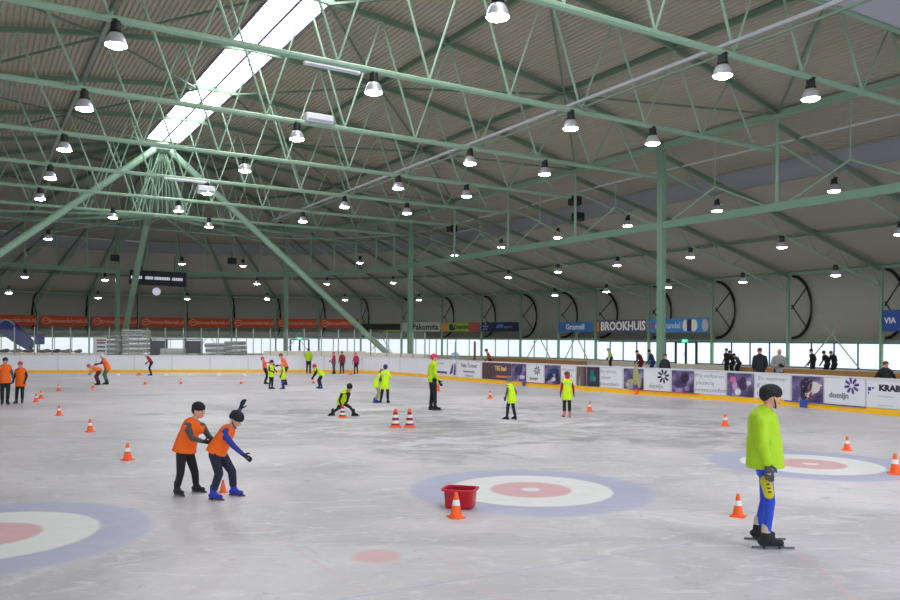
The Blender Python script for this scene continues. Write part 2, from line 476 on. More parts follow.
for i, p in enumerate(posts):
    out = (CO, SI) if i <= 7 else None
    ang = TH if i <= 7 else TH + math.radians(7.5*(i-7))
    lab = 'slim green facade post, %s along the straight window wall from the camera end' % ORD[i] if i <= 7 else 'slim green facade post, %s round the curved end from the straight wall' % ORD[i-8]
    lab2 = 'black arched rib bulging behind the %s post of the straight window wall' % ORD[i] if i <= 7 else 'black arched rib bulging behind the %s post of the curved end' % ORD[i-8]
    if i == 0: o, r = pp, rp
    else: o, r = dup(pp), dup(rp)
    inn = V3((math.cos(ang), math.sin(ang), 0))
    o.location = p - inn*.24; o.rotation_euler = (0,0,ang); o['label'] = lab; o['group'] = 'facade posts'
    r.location = p + inn*.08; r.rotation_euler = (0,0,ang); r['label'] = lab2; r['group'] = 'black facade ribs'
# eave beam
mb = MB(); zz = EYE + EAVE - .08
mb.bar(W(AR+RW-.3, T0, zz), W(AR+RW-.3, TE, zz), .2, .2)
for k in range(24): mb.bar(pol(RW-.3, 7.5*k, zz), pol(RW-.3, 7.5*(k+1), zz), .2, .2)
tag(obj('eave_beam', mb, GREEN2), 'long green eave beam running over the dark bulging wall band', 'steel beam')

# crossed wall braces in some bays
nb = 0
BR = {4:'beside the blue double doors', 3:'behind the three dark skaters', 8:'below the navy banner', 9:'between the navy and the pale blue banner', 13:'by the round-end exit doors', 15:'above the pallets of grey mats', 17:'above the tall grey mat stack', 7:'x', 12:'x'}
for i, where in ((3,'behind the group of dark skaters on the outer track'), (7,'below the plain dark bay next to the blue banner'), (8,'under the navy banner'),
                 (12,'behind the children in red by the boards'), (14,'behind the lower stack of grey mats'), (16,'behind the tall grey mat stack')):
    p, q = posts[i], posts[i+1]; d = (q-p).normalized(); m = (p+q)/2; nrm = V3((d.y,-d.x,0)); m = m - nrm*.3
    Ln = (q-p).length
    t = thing('wall_brace', 'crossed slim green brace rods, ' + where, 'brace', tuple(m))
    for s in (1, -1):
        mb = MB(); mb.tube(V3((0,0,3.25)) - d*s*.45 - nrm*0.04*s, V3((0,0,.0)) + d*s*Ln*.34 - nrm*0.04*s, .045, 6); obj('rod', mb, GREEN, t)

# ---- skylight
mb = MB(); 
for s in (1, -1):
    mb.grid([[W(AR + s*r, t, EYE + roof_h(0) + .12 - abs(r)*.10) for r in (0, 1.25)] for t in (T0, TE-.3)])
root = obj('window_99', mb, SKY); root['kind'] = 'structure'; root.name = 'window_0'
mb = MB(); zr = EYE + roof_h(0)
PURP = mat('blue grey skylight bar', srgb(120,112,146), .5)
mb.bar(W(AR, T0, zr-.05), W(AR, TE-.3, zr-.05), .13, .2)
for s in (1, -1): mb.bar(W(AR+s*1.17, T0, zr-.08), W(AR+s*1.17, TE-.3, zr-.08), .1, .14)
obj('window_frame', mb, PURP, root)
mb = MB(); 
mb.poly([W(AR-1.2, TE-.3, zr+.2), W(AR+1.2, TE-.3, zr+.2), W(AR+1.2, TE-.3, zr-.15), W(AR-1.2, TE-.3, zr-.15)])
obj('end_panel', mb, ROOF2, root)

# ================================================================ steel
HBC = 8.60                          # height of the bottom chords over the eye
TR = .13
NODES = [-1.7 + 3.3*k for k in range(-5, 8)]     # offsets from axis of bottom nodes, completed below
def outer_truss(t, s, webs=6):
    top = lambda x: V3((s*x, 0, EYE + 9.8 + (EAVE-.2-9.8)*(x-RC)/(RW-.3-RC)))
    low = lambda x: V3((s*x, 0, EYE + 8.95 + (3.5-8.95)*(x-RC)/(RW-RC)))
    mb = MB(); mb.tube(low(RC+.1), low(RW-.3), .055, 6); obj('outer_bottom_chord', mb, GREEN, t)
    for k in range(webs):
        x0 = RC + (RW-RC)*(k+.0)/webs + .4; x1 = RC + (RW-RC)*(k+.5)/webs; x2 = RC + (RW-RC)*(k+1)/webs - .3
        for p, q in ((low(x0), top(x1)), (top(x1), low(x2))):
            mb = MB(); mb.tube(p, q, .028, 5); obj('outer_web_bar', mb, GREEN2, t)
def truss_root():
    t = thing('roof_truss', 'x', 'roof truss')
    zb = EYE + HBC
    mb = MB(); mb.path([(-RC+.4,0,zb), (RC-.4,0,zb)], .105, 8); obj('bottom_chord', mb, GREEN, t, smooth=False)
    mb = MB()
    pts = [V3((x, 0, EYE + roof_h(x) - .2)) for x in [RC*k/6 for k in range(-6, 7)]]
    for p, q in zip(pts, pts[1:]): mb.bar(p, q, .15, .22)
    obj('rafter', mb, RAFT, t)
    for s in (1, -1):
        mb = MB(); mb.bar((s*RC, 0, EYE+9.8), (s*(RW-.3), 0, EYE+EAVE-.2), .16, .22); obj('outer_rafter', mb, RAFT, t); outer_truss(t, s)
    xs = [3.3*k for k in range(-5, 6)]            # bottom nodes at 1.65 + 3.3k , top nodes at 3.3k
    for k in range(-6, 6):
        xb = 3.3*k + 1.65
        for dx in (-1.65, 1.65):
            xt = xb + dx
            if abs(xt) > 18.2: continue
            mb = MB(); mb.tube((xb,0,zb+.05), (xt,0,EYE+roof_h(xt)-.25), .05 if dx < 0 else .038, 6); obj('web_bar', mb, GREEN, t)
    return t
tr = truss_root(); TT = [2, 9, 16, 23, 30, 37, 44, 51, 58]
for i, t in enumerate(TT):
    o = tr if i == 0 else dup(tr)
    o.location = W(AR, t, 0); o.rotation_euler = (0,0,TH)
    o['label'] = 'green steel lattice truss spanning under the roof, %s from the camera' % ORD[i] if i < 8 else 'green steel lattice truss at the far end of the skylight'
    o['group'] = 'parallel roof trusses'
# half trusses fanning round the end
def half_root():
    t = thing('radial_truss', 'x', 'roof truss'); zb = EYE + HBC
    mb = MB(); mb.tube((.6,0,zb), (RC-.3,0,zb), .1, 8); obj('bottom_chord', mb, GREEN, t)
    mb = MB(); pts = [V3((x,0,EYE+roof_h(x)-.2)) for x in (1, 6, 12, RC)]
    for p, q in zip(pts, pts[1:]): mb.bar(p, q, .18, .24)
    obj('rafter', mb, RAFT, t)
    for k in range(5):
        xb = 3.3*k + 1.65
        for dx in (-1.65, 1.65):
            xt = max(.6, xb + dx); mb = MB(); mb.tube((xb,0,zb), (xt,0,EYE+roof_h(xt)-.25), .05, 6); obj('web_bar', mb, GREEN, t)
    return t
hr = half_root(); first = True
for k, deg in enumerate((22.5, 45, 67.5, 90, 112.5, 135, 157.5)):
    o = hr if k == 0 else dup(hr)
    o.location = pol(0, 0, 0); o.rotation_euler = (0,0,TH+math.radians(deg))
    o['label'] = 'green lattice half truss fanning from the skylight end, %s round the dome' % ORD[k]; o['group'] = 'fan of half trusses'
# outer radial rafters
mb = MB(); 
t = thing('radial_rafter', 'x', 'rafter'); mb.bar((RC+.1,0,EYE+9.8), (RW-.35,0,EYE+EAVE-.2), .14, .2); obj('beam', mb, RAFT, t); outer_truss(t, 1, 4)
for k in range(1, 24):
    o = t if k == 1 else dup(t)
    o.location = pol(0,0,0); o.rotation_euler = (0,0,TH+math.radians(7.5*k))
    o['label'] = 'sloping green rafter of the outer roof, %s round the curved end' % ORD[k-1]; o['group'] = 'outer rafters of the round end'

# purlins
def purl(name, a_off, h, w, d, label, t0=T0, t1=TE, m=RAFT):
    mb = MB(); mb.bar(W(AR+a_off, t0, EYE+h), W(AR+a_off, t1, EYE+h), w, d); tag(obj(name, mb, m), label, 'purlin', 'roof purlins')
for s, side in ((1,'the window wall side'), (-1,'the camera side')):
    purl('purlin', s*6.6, roof_h(6.6)-.16, .16, .2, 'long green purlin nearest the skylight, on ' .replace('nearest', 'next to') + side)
    purl('purlin', s*13.2, roof_h(13.2)-.16, .16, .2, 'long green purlin midway between skylight and columns, on ' + side)
    purl('purlin', s*33, outer_h(33)-.16, .12, .16, 'long green purlin under the outer roof, on ' + side)
for r, h, nm in ((6.6, roof_h(6.6)-.16, 'innermost ring of green purlins round the dome'), (13.2, roof_h(13.2)-.16, 'middle ring of green purlins round the dome'), (33, outer_h(33)-.16, 'outer ring of green purlins round the curved end')):
    mb = MB(); 
    for k in range(24): mb.bar(pol(r, 7.5*k, EYE+h), pol(r, 7.5*(k+1), EYE+h), .12, .16)
    tag(obj('ring_purlin', mb, RAFT), nm, 'purlin')
# roof bracing rods, crossing in each field
for i in range(len(TT)-1):
    for s, side in ((1, 'window wall'), (-1, 'camera')):
        root = thing('roof_bracing', 'thin crossed green bracing under the roof between the %s and %s truss, %s side' % (ORD[i], ORD[i+1], side), 'bracing', (0,0,0), group='crossed roof bracing')
        for r0, r1 in ((0.9, 6.6), (6.6, 13.2), (13.2, RC)):
            flip = ((TT[i]//7) + int(r0 > 3) + int(r0 > 10)) % 2
            e = TT[i], TT[i+1]
            if flip: e = e[1], e[0]
            mb = MB(); mb.bar(W(AR+s*r0, e[0], EYE+roof_h(r0)-.3), W(AR+s*r1, e[1], EYE+roof_h(r1)-.3), .09, .09); obj('rod', mb, RAFT, root)
    

# columns and edge girders
def column(p, z1, label, name='steel_column', r=.18):
    t = thing(name, label, 'column', tuple(p))
    mb = MB(); mb.box((0,0,z1/2), (.36,.36,z1), (CO,SI,0), (-SI,CO,0), bev=.03); obj('shaft', mb, GREEN2, t)
    mb = MB(); mb.box((0,0,.04), (.7,.7,.08), (CO,SI,0), (-SI,CO,0)); obj('base_plate', mb, GREEN2, t)
    mb = MB(); mb.box((0,0,z1+.03), (.5,.5,.06), (CO,SI,0), (-SI,CO,0)); obj('head_plate', mb, GREEN2, t)
    return t
ztop = EYE + roof_h(RC) - .42
column(W(AR+RC, 30), ztop, 'tall green steel column standing behind the boards by the exit doors')
column(W(AR+RC, 58), ztop, 'tall green steel column beside the foot of the long sloping strut')
column(pol(RC, 45), ztop, 'tall green steel column in the round end behind the adult in orange')
column(pol(RC, 90), ztop, 'tall green steel column in the middle of the round end near the scoreboard')
column(W(AR+RC, 2), ztop, 'tall green steel column of the inner row, beside the camera')
HG = 6.06
def girder(pts, label, braces=True):
    t = thing('edge_girder', label, 'girder', (0,0,0))
    mb = MB(); mt = MB()
    for p, q in zip(pts, pts[1:]):
        mb.bar(V3((p.x,p.y,EYE+HG)), V3((q.x,q.y,EYE+HG)), .24, .36)
        mt.bar(V3((p.x,p.y,EYE+roof_h(RC)-.32)), V3((q.x,q.y,EYE+roof_h(RC)-.32)), .24, .3)
    obj('bottom_beam', mb, GREEN2, t); obj('top_beam', mt, GREEN, t)
    for p in pts[1:-1]:
        mb = MB(); mb.tube(V3((p.x,p.y,EYE+HG+.2)), V3((p.x,p.y,EYE+roof_h(RC)-.45)), .085, 8); obj('post', mb, GREEN, t)
    if braces:
        for p, q in zip(pts, pts[1:]):
            m = (p+q)/2; A = V3((m.x, m.y, EYE+7.55))
            for e in (p, q):
                f = e + (m-e)*.18; mb = MB(); mb.tube(V3((f.x,f.y,EYE+HG+.15)), A, .05, 6); obj('brace', mb, GREEN, t)
            mb = MB(); mb.tube(A, V3((m.x,m.y,EYE+roof_h(RC)-.45)), .025, 6); obj('hanger', mb, GREEN, t)
    return t
girder([W(AR+RC, t) for t in (2,9,16,23,30)], 'deep green girder carried by the tall column by the exit doors, camera end')
girder([W(AR+RC, t) for t in (30,37,44,51,58)], 'deep green girder spanning between the two tall columns')
girder([W(AR-RC, t) for t in (30,37,44,51,58)], 'deep green girder on the far side of the skylight, over the camera side')
girder([pol(RC, 7.5*k) for k in range(0, 13)], 'curved green girder round the hall end between strut foot and scoreboard', braces=False)
girder([pol(RC, 7.5*k) for k in range(12, 25)], 'curved green girder round the hall end beyond the scoreboard', braces=False)

# sloping struts of the frame under the skylight end
def strut(p, q, label):
    t = thing('sloping_strut', label, 'strut', tuple(q))
    mb = MB(); mb.tube(p - q, V3((0,0,.05)), .24, 14); obj('tube', mb, mat('light green tube steel', srgb(150,188,160), .4, noise=.05, nscale=1), t, smooth=False)
    mb = MB(); mb.box((0,0,.03), (.9,.9,.06)); obj('foot_plate', mb, GREEN2, t)
top = pol(0, 0, EYE+roof_h(0)-.55)
strut(top + V3((CO,SI,0))*.3, W(AR+RC-.9, TE, 0), 'long sloping green tube strut ending by the tall column at the boards')
strut(top - V3((CO,SI,0))*.3, W(AR-RC+.9, TE, 0), 'long sloping green tube strut descending from the skylight towards the blue slide side')
strut(top + V3((-SI,CO,0))*.3, pol(RC-.9, 90, 0), 'long sloping green tube strut descending away behind the scoreboard')
t = thing('ridge_joint', 'pale green steel joint block where the struts meet at the skylight end', 'joint', tuple(top))
mb = MB(); mb.lathe((0,0,0), [(.3,-.35),(.55,-.2),(.6,.1),(.4,.3)], 12); obj('hub_drum', mb, GREEN, t)
for k in range(8):
    a = TH + PI*k/8 + .2; mb = MB(); mb.tube((0,0,-.2), (2.1*math.cos(a), 2.1*math.sin(a), -EYE-roof_h(0)+.55+EYE+HBC), .045, 6); obj('stay', mb, GREEN, t)

# cable trays, pipes
def pipe(name, pts, r, m, label, cat='pipe', n=8):
    mb = MB(); mb.path(pts, r, n); return tag(obj(name, mb, m, smooth=False), label, cat)
pipe('cable_tray', [W(AR+7.95, 2, EYE+HBC+.28), W(AR+7.95, TE, EYE+HBC+.28)], .075, GALV, 'long pale cable tray crossing above the trusses between skylight and window wall', 'cable tray', 4)
pipe('tray_rail', [W(AR+8.35, 2, EYE+HBC+.2), W(AR+8.35, TE, EYE+HBC+.2)], .045, RAFT, 'thin green rail running alongside the pale cable tray', 'rail', 4)
pipe('cable_tray', [W(AR-8.15, 2, EYE+HBC+.28), W(AR-8.15, TE, EYE+HBC+.28)], .085, mat('dull tray', srgb(120,128,118), .5), 'long dull cable tray over the lamps on the camera side of the skylight', 'cable tray', 4)
pipe('ring_pipe', [at(x, y, 9.3*F/(339-y)) for x, y in ((1000,90),(900,114),(750,150),(600,186),(520,208),(450,225),(425,231),(400,235),(350,238),(300,239),(225,235),(150,229),(75,223),(0,217),(-80,211))], .05, mat('white pipe', srgb(205,210,212), .35), 'thin white pipe sweeping round the hall below the trusses')
pipe('bulkhead_pipe', [W(AR+RB-.35, t, EYE+HB_TOP-.05) for t in (2, 30, TE)] + [pol(RB-.35, 7.5*k, EYE+HB_TOP-.05) for k in range(1, 12)], .04, mat('grey pipe', srgb(170,175,172), .4), 'thin grey pipe along the top of the blue-grey bulkhead')
# big duct crossing at the top
t = thing('air_duct', 'large pale grey box duct crossing high above the camera side of the trusses', 'duct', (0,0,0))
mb = MB(); mb.bar(W(25, 13.3, EYE+10.45), W(31.0, 13.3, EYE+10.45), 1.5, 1.1); mb = MB()
mb.bar(W(19.5, 13.25, EYE+10.42), W(30.6, 13.25, EYE+10.42), 1.5, 1.1)
obj('duct_body', mb, mat('pale duct sheet', srgb(190,190,205), .5), t)
mb = MB(); mb.bar(W(19.5, 14.1, EYE+9.85), W(31, 14.1, EYE+9.85), .1, .14); obj('support_rail', mb, GREEN, t)

# small white heaters / boxes on the chords
def unit(px, py, k, w, h, d, label, dz=.0, cat='light box'):
    """box under or on chord k at picture column px"""
    t_ = TT[k]; 
    x = (px-450)/F
    # point of the plane t=t_ seen at column px
    a = t_*(x*CO + SI)/(CO - x*SI)
    p = W(a, t_, EYE+HBC+dz)
    t = thing('ceiling_unit', label, cat, tuple(p), TH)
    mb = MB(); mb.box((0,0,0), (w,d,h), bev=.03); obj('housing', mb, mat('white sheet metal', srgb(228,230,236), .4), t)
    mb = MB(); mb.box((0,-d/2,-h*.3), (w*.9,.02,h*.25)); obj('louvre', mb, mat('unit louvre grey', srgb(150,155,170), .4), t)
unit(331, 66, 3, 1.9, .10, .16, 'long thin white strip unit under the truss between two lamps', -.17)
unit(317, 116, 4, 1.15, .34, .5, 'white box unit sitting on the truss next to the skylight', .22)
unit(186, 178, 6, 2.4, .12, .25, 'thin white strip unit under the truss by the skylight end', -.1)
unit(205, 186, 6, .9, .4, .5, 'small white box unit hanging beside a lamp below the skylight end', -.5)

# ---- lamps
LIT = mat('lit lamp glass', (1,1,1), .4, emit=(1,.98,.95), es=26)
def lamp_proto():
    t = thing('high_bay_lamp', 'x', 'lamp')
    mb = MB(); mb.tube((0,0,.6), (0,0,.66), .03, 6); mb.box((0,0,.66), (.14,.3,.03)); obj('hanger', mb, BLACK, t)
    mb = MB(); mb.lathe((0,0,0), [(.02,.66),(.12,.65),(.14,.6),(.14,.42),(.17,.40),(.17,.36),(.1,.34)], 14); obj('ballast_housing', mb, BLACK, t)
    mb = MB(); mb.lathe((0,0,0), [(.10,.34),(.16,.32),(.22,.24),(.26,.14),(.29,.03),(.30,0),(.285,0),(.27,.04)], 18, cap=False)
    obj('reflector_bell', mb, mat('lamp bell plastic', srgb(216,218,226), .3, metal=.5), t, smooth=True)
    mb = MB(); mb.lathe((0,0,0), [(.285,.03),(.27,-.02),(.2,-.05),(.05,-.06)], 18); obj('lamp_lens', mb, LIT, t, smooth=True)
    return t
lp = lamp_proto(); nl = [0]
def lamp(p, label, group, drop=0.0):
    o = lp if nl[0] == 0 else dup(lp); nl[0] += 1
    o.location = p; o.rotation_euler = (0,0,random.random()*6); o['label'] = label; o['group'] = group
    return o
for i, t in enumerate(TT[2:8], 2):
    for off, row in ((-8.1,'row on the camera side'), (-.4,'row below the skylight'), (7.75,'row along the pale cable tray'), (12.0,'row beyond the pale cable tray')):
        if off > 10 and t > 45: continue
        lamp(W(AR+off, t, EYE+HBC-.70), 'lit high-bay lamp under the %s truss, in the %s' % (ORD[i], row), 'high-bay lamps under the trusses')
rows = ((35.5, 7.22, 'inner row over the outer track'), (41.2, 5.55, 'middle row over the outer track'), (46.5, 4.12, 'outer row by the window wall'))
for a, h, row in rows:
    for i, t in enumerate((23, 30, 37, 44, 51, 58)):
        lamp(W(a, t, EYE+h), 'lit high-bay lamp, %s from the camera in the %s' % (ORD[i], row), 'high-bay lamps over the outer track')
px = [(182,263,7.3),(360,262,7.3),(113,217,8.0),(209,226,8.0),(48,238,7.3),
      (257,283,5.6),(327,283,5.6),(393,282,5.6),(105,279,5.6),(25,276,5.6),(243,265,7.3),
      (267,298,4.2),(345,299,4.2),(419,299,4.2),(187,298,4.2),(98,297,4.2),(9,292,4.2)]
for j, (x, y, h) in enumerate(px):
    Z = h*F/(HOR-y-1)
    lamp(at(x, y+1, Z), 'lit high-bay lamp of the round end, %s' % ['above the scoreboard','above the sloping strut','high on the camera side','just under the skylight end','far over the blue slide',
         'above the grey mats','over the children in red','behind the tall column','between slide and scoreboard','above the slide side','beside a dark speaker',
         'low over the lower mat stack','low over the strut foot','low beyond the tall column','low beside the white ball','low between slide and mats','lowest over the blue slide'][j], 'high-bay lamps of the round end')
for o in [q for q in COL.objects if q.get('group') == 'high-bay lamps over the outer track' or q.get('group') == 'high-bay lamps of the round end']:
    pass
# long suspension wires are one mesh per lamp row's lamp: add to those below the outer roof
for o in list(COL.objects):
    if o.get('group') in ('high-bay lamps over the outer track', 'high-bay lamps of the round end'):
        p = o.location; v = p - pol(0,0,0); 
        a_ = p.x*CO + p.y*SI; t_ = -p.x*SI + p.y*CO
        r = abs(a_ - AR) if t_ < TE else math.hypot(a_-AR, t_-TE)
        hroof = outer_h(r) if r > RB else roof_h(r)
        L_ = EYE + hroof - p.z
        if False:
            mb = MB(); mb.tube((0,0,.66), (0,0,L_), .015, 5); obj('suspension_wire', mb, BLACK, o)
# loudspeakers (dark blobs)
for x, y, Z, lab in ((575,201,50,'black loudspeaker cluster hanging over the outer track, larger one'), (452,229,62,'black loudspeaker hanging just beyond the tall far column'), (578,217,52,'small black loudspeaker hanging below the bulkhead'),
                     (115,258,70,'small black loudspeaker above the scoreboard'), (232,261,70,'small black loudspeaker beside a round-end lamp')):
    t = thing('loudspeaker', lab, 'loudspeaker', tuple(at(x, y, Z)))
    mb = MB(); mb.box((0,0,0), (.75,.6,.55), (.9,.4,0), (-.4,.9,0), bev=.08); obj('cabinet_box', mb, BLACK, t)
    mb = MB(); mb.lathe((0,-.32,-.02), [(.05,-.2),(.2,-.16),(.24,-.12)], 10); obj('horn', mb, BLACK, t)
    p = t.location; mb = MB(); mb.tube((0,0,.25), (0,0,.9), .02, 5); obj('bracket', mb, BLACK, t)

# ---- scoreboard + white ball clock
C0 = at(130, 277, 71.5); C1 = at(186, 280, 71.5)
d = (C1 - C0); 
t = thing('scoreboard', 'long dark scoreboard with four display panels hanging in the round end', 'scoreboard', tuple((C0+C1)/2))
Ls = d.length; dn = d.normalized(); nn = V3((0,-1,0)); up = V3((0,0,1)); upn = nn.cross(dn) * 1
if upn.z < 0: upn = -upn
mb = MB(); mb.box((0,0,0), (Ls, 1.3, .35), dn, upn, nn, bev=.03); obj('casing', mb, mat('scoreboard black', srgb(34,34,42), .5), t)
for k, (f0, f1) in enumerate(((.02,.25),(.27,.71),(.74,.97))):
    mb = MB(); mb.box(dn*(Ls*((f0+f1)/2-.5)) + nn*.18, (Ls*(f1-f0), 1.12, .03), dn, upn, nn); obj('display_panel', mb, mat('scoreboard panel', srgb(48,46,54), .5), t)
for f0, wd in ((.13,.17),(.36,.12),(.5,.08),(.64,.15),(.86,.16)):
    mb = MB()
    for q in range(6): mb.box(dn*(Ls*(f0 - .5 + wd*(q/5-.5))) + nn*.2 + upn*.0, (wd*Ls/8, .26, .03), dn, upn, nn)
    obj('lit_digits', mb, mat('pale digits', srgb(150,150,165), .5, emit=srgb(190,190,210), es=.5), t)
for s in (-.3, .3):
    mb = MB(); mb.tube(dn*(Ls*s) + up*.6, dn*(Ls*s) + up*2.1, .03, 6); obj('hanger', mb, BLACK, t)
t = thing('round_clock', 'white round ball clock hanging just below the scoreboard', 'clock', tuple(at(156.5, 291.5, 71.5)))
mb = MB(); mb.ell((0,0,0), .36,.36,.36); obj('clock_ball', mb, mat('white ball', srgb(215,215,240), .4, emit=(.8,.8,1), es=.2), t, smooth=True)
mb = MB(); mb.tube((0,0,.3), (0,0,.5), .02, 6); obj('hanger', mb, BLACK, t)

# ---- banners between the posts
def banner(i, col, label, f0=.04, f1=.96, h0=.85, h1=1.95, texts=(), extra=None):
    p, q = posts[i+1], posts[i]                  # p is picture-left, q right
    if True:
        d = (q - p).normalized(); Ln = (q-p).length; nrm = V3((0,0,1)).cross(d).normalized()
        if nrm.dot(-(p+q)/2) < 0: nrm = -nrm
    o = p + d*(Ln*(f0+f1)/2) + nrm*.42; wd = Ln*(f1-f0); zc = EYE+(h0+h1)/2
    t = thing('banner', label, 'banner', (o.x, o.y, zc), 0, 'sponsor banners round the facade')
    mb = MB(); mb.box((0,0,0), (wd, h1-h0, .03), d, (0,0,1), nrm); obj('cloth', mb, col, t)
    for s, fx, size, m, off, sx in texts:
        text('lettering', s, size, m, basis(d*(wd*fx) + nrm*.025, d, (0,0,1), nrm), t, offset=off, sx=sx)
    if extra: extra(t, d, nrm, wd, h1-h0)
    return t
ORG = mat('orange banner cloth', srgb(206,74,32), .7, noise=.05, nscale=1)
PW = mat('banner print white', srgb(238,236,232), .6)
PWD = mat('banner print pale', srgb(232,170,146), .6)
def ring_logo(t, d, n, w, h):
    mb = MB(); c = d*(-w*.38) + n*.03
    for k in range(16):
        a0, a1 = 2*PI*k/16, 2*PI*(k+1)/16
        P_ = lambda a, r: c + d*(math.cos(a)*r) + V3((0,0,math.sin(a)*r))
        mb.quad(P_(a0,.4), P_(a1,.4), P_(a1,.3), P_(a0,.3))
    mb.quad(c-d*.2+V3((0,0,.06)), c+d*.2+V3((0,0,.12)), c+d*.2+V3((0,0,.02)), c-d*.2+V3((0,0,-.06)))
    obj('round_logo', mb, PWD, t)
for i in range(13, 25):
    banner(i, ORG, 'orange banner with a round logo and pale lettering, %s along the curved end' % ORD[i-13], .05, .95, 1.25, 2.35,
           texts=(('timmerfabriek.nl', .1, .62, PWD, .015, .95),), extra=ring_logo)
banner(12, mat('black banner cloth', srgb(34,36,38), .7), 'black banner in a thin rail between the orange and the pale grey banner', .03, .97, 1.05, 1.75,
       extra=lambda t, d, n, w, h: obj('colour_strip', (lambda mb: (mb.box(d*(w*.3) + V3((0,0,-h/2-.12)) + n*.02, (w*.4,.2,.03), d, (0,0,1), n), mb)[1])(MB()), mat('yellow green strip', srgb(170,190,40), .6), t))
banner(11, mat('pale grey banner cloth', srgb(188,190,184), .7), 'pale grey banner with dark lettering next to the tall far column', .02, .96, .85, 1.9, texts=(('Pakomita', .12, .95, mat('dark print', srgb(60,62,60), .6), .03, .95),))
def ex_green(t, d, n, w, h):
    mb = MB(); mb.box(d*(w*.36)+n*.02, (w*.28,h*.98,.02), d, (0,0,1), n); obj('red_patch', mb, mat('dull red print', srgb(176,84,70), .6), t)
    mb = MB(); mb.box(d*(-w*.42)+n*.02, (w*.12,h*.98,.02), d, (0,0,1), n); obj('orange_patch', mb, mat('orange print', srgb(224,128,60), .6), t)
    mb = MB(); mb.poly([d*(-w*.30)+n*.03+V3((0,0,-h*.35)), d*(-w*.16)+n*.03+V3((0,0,-h*.35)), d*(-w*.22)+n*.03+V3((0,0,h*.35)), d*(-w*.32)+n*.03+V3((0,0,h*.3))]); obj('dark_emblem', mb, mat('navy print', srgb(40,44,80), .6), t)
banner(10, mat('lime banner cloth', srgb(150,180,50), .7), 'lime green banner with a red end and dark lettering', .03, .97, .85, 1.85, texts=(('Zrandvis', .02, .7, mat('navy print', srgb(40,44,80), .6), .02, .9),), extra=ex_green)
def ex_navy(t, d, n, w, h):
    mb = MB()
    for k in range(5):
        a = 2*PI*k/5; c = d*(-w*.38)+n*.03
        mb.poly([c, c + d*(.4*math.cos(a)) + V3((0,0,.4*math.sin(a))), c + d*(.42*math.cos(a+.5)) + V3((0,0,.42*math.sin(a+.5)))])
    obj('star_logo', mb, mat('pale blue print', srgb(150,160,200), .6), t)
    mb = MB(); mb.ell(d*(w*.02)+n*.03+V3((0,0,.16)), .45, .02, .17, d, n, (0,0,1)); obj('blue_blob', mb, mat('bright blue print', srgb(40,140,210), .6), t)
banner(9, mat('navy banner cloth', srgb(34,36,82), .7), 'navy blue banner with a pale star logo', .02, .98, .85, 1.85, texts=(('intra sport', .12, .5, mat('pale blue print', srgb(150,160,200), .6), .0, 1.0),), extra=ex_navy)
banner(7, mat('mid blue banner cloth', srgb(56,122,190), .7), 'mid blue banner with light lettering in the first curved bay', .04, .94, .75, 1.75, texts=(('Gramell', .0, .75, PW, .02, 1.1),))
def ex_or(t, d, n, w, h):
    mb = MB(); mb.box(d*(-w*.455)+n*.02, (w*.045,h*.8,.02), d, (0,0,1), n); obj('orange_block', mb, mat('orange print', srgb(224,128,60), .6), t)
banner(6, mat('slate banner cloth', srgb(84,86,112), .7), 'slate grey BROOKHUIS banner with an orange block', .03, .97, .65, 1.85, texts=(('BROOKHUIS', .05, 1.14, PW, .04, .92),), extra=ex_or)
def ex_blue(t, d, n, w, h):
    for k, (fx, rw, m) in enumerate(((.13,.3,PW),(.2,.42,mat('navy print', srgb(40,44,80), .6)),(.27,.4,PW),(.45,.35,mat('pale beige print', srgb(190,190,190), .6)))):
        mb = MB(); mb.ell(d*(w*fx)+n*.03, rw, .02, h*.42, d, n, (0,0,1)); obj('portrait_shape', mb, m, t)
    mb = MB(); mb.box(d*(-w*.44)+n*.02, (w*.04,h*.5,.02), d, (0,0,1), n); obj('red_mark', mb, mat('red print', srgb(200,60,60), .6), t)
banner(5, mat('sky blue banner cloth', srgb(60,140,212), .7), 'sky blue banner with portrait shapes above the exit doors', .03, .97, .65, 1.85, texts=(('e gehandel', -.17, .8, PW, .0, .85),), extra=ex_blue)
banner(2, mat('royal blue banner cloth', srgb(44,84,160), .7), 'royal blue banner at the camera end of the window wall', .03, .9, .65, 2.05, texts=(('VIA', -.42, .55, PW, .01, .9), ('Bouw', -.4, .0001, PW, .0, .9)))
# ================================================================ boards round the inner rink
BPX = [(-560,440),(-400,412),(-270,393),(-190,385),(-120,379),(-50,374.8),(0,373.5),(75,373.1),(150,372.8),(225,372.6),(300,372.8),(340,373.0),(370,373.4),(400,375.2),(425,377.4),(450,379.9),(490,383.2),(540,387.2),(600,391.8),(700,398.8),(785,405.8),(900,416.3)]
bp = [ice(x, y) for x, y in BPX]
AB = 23.35
e = W(AB, 8); bp.append(e); bp.append(W(AB, -6))
# smooth
def resample(pts, it=2):
    for _ in range(it):
        out = [pts[0]]
        for p, q in zip(pts, pts[1:]): out += [p*.75+q*.25, p*.25+q*.75]
        out.append(pts[-1]); pts = out
    return pts
bl = resample(bp, 2)
def bnormals(pts):
    ns = []
    for i in range(len(pts)):
        d = (pts[min(i+1,len(pts)-1)] - pts[max(i-1,0)]); n = V3((d.y, -d.x, 0)).normalized()   # towards the camera side
        ns.append(n)
    return ns
bn = bnormals(bl)
def strip(pts, ns, o0, o1, z0, z1):
    mb = MB()
    mb.loft([[p + n*o0 + V3((0,0,z0)), p + n*o1 + V3((0,0,z0)), p + n*o1 + V3((0,0,z1)), p + n*o0 + V3((0,0,z1))] for p, n in zip(pts, ns)])
    return mb
BH = 1.13
boards = thing('rink_boards', 'long white rink boards with a yellow kick plate curving round the ice', 'rink boards')
obj('board_panel', strip(bl, bn, -.09, 0, .02, BH-.04), WHITE, boards)
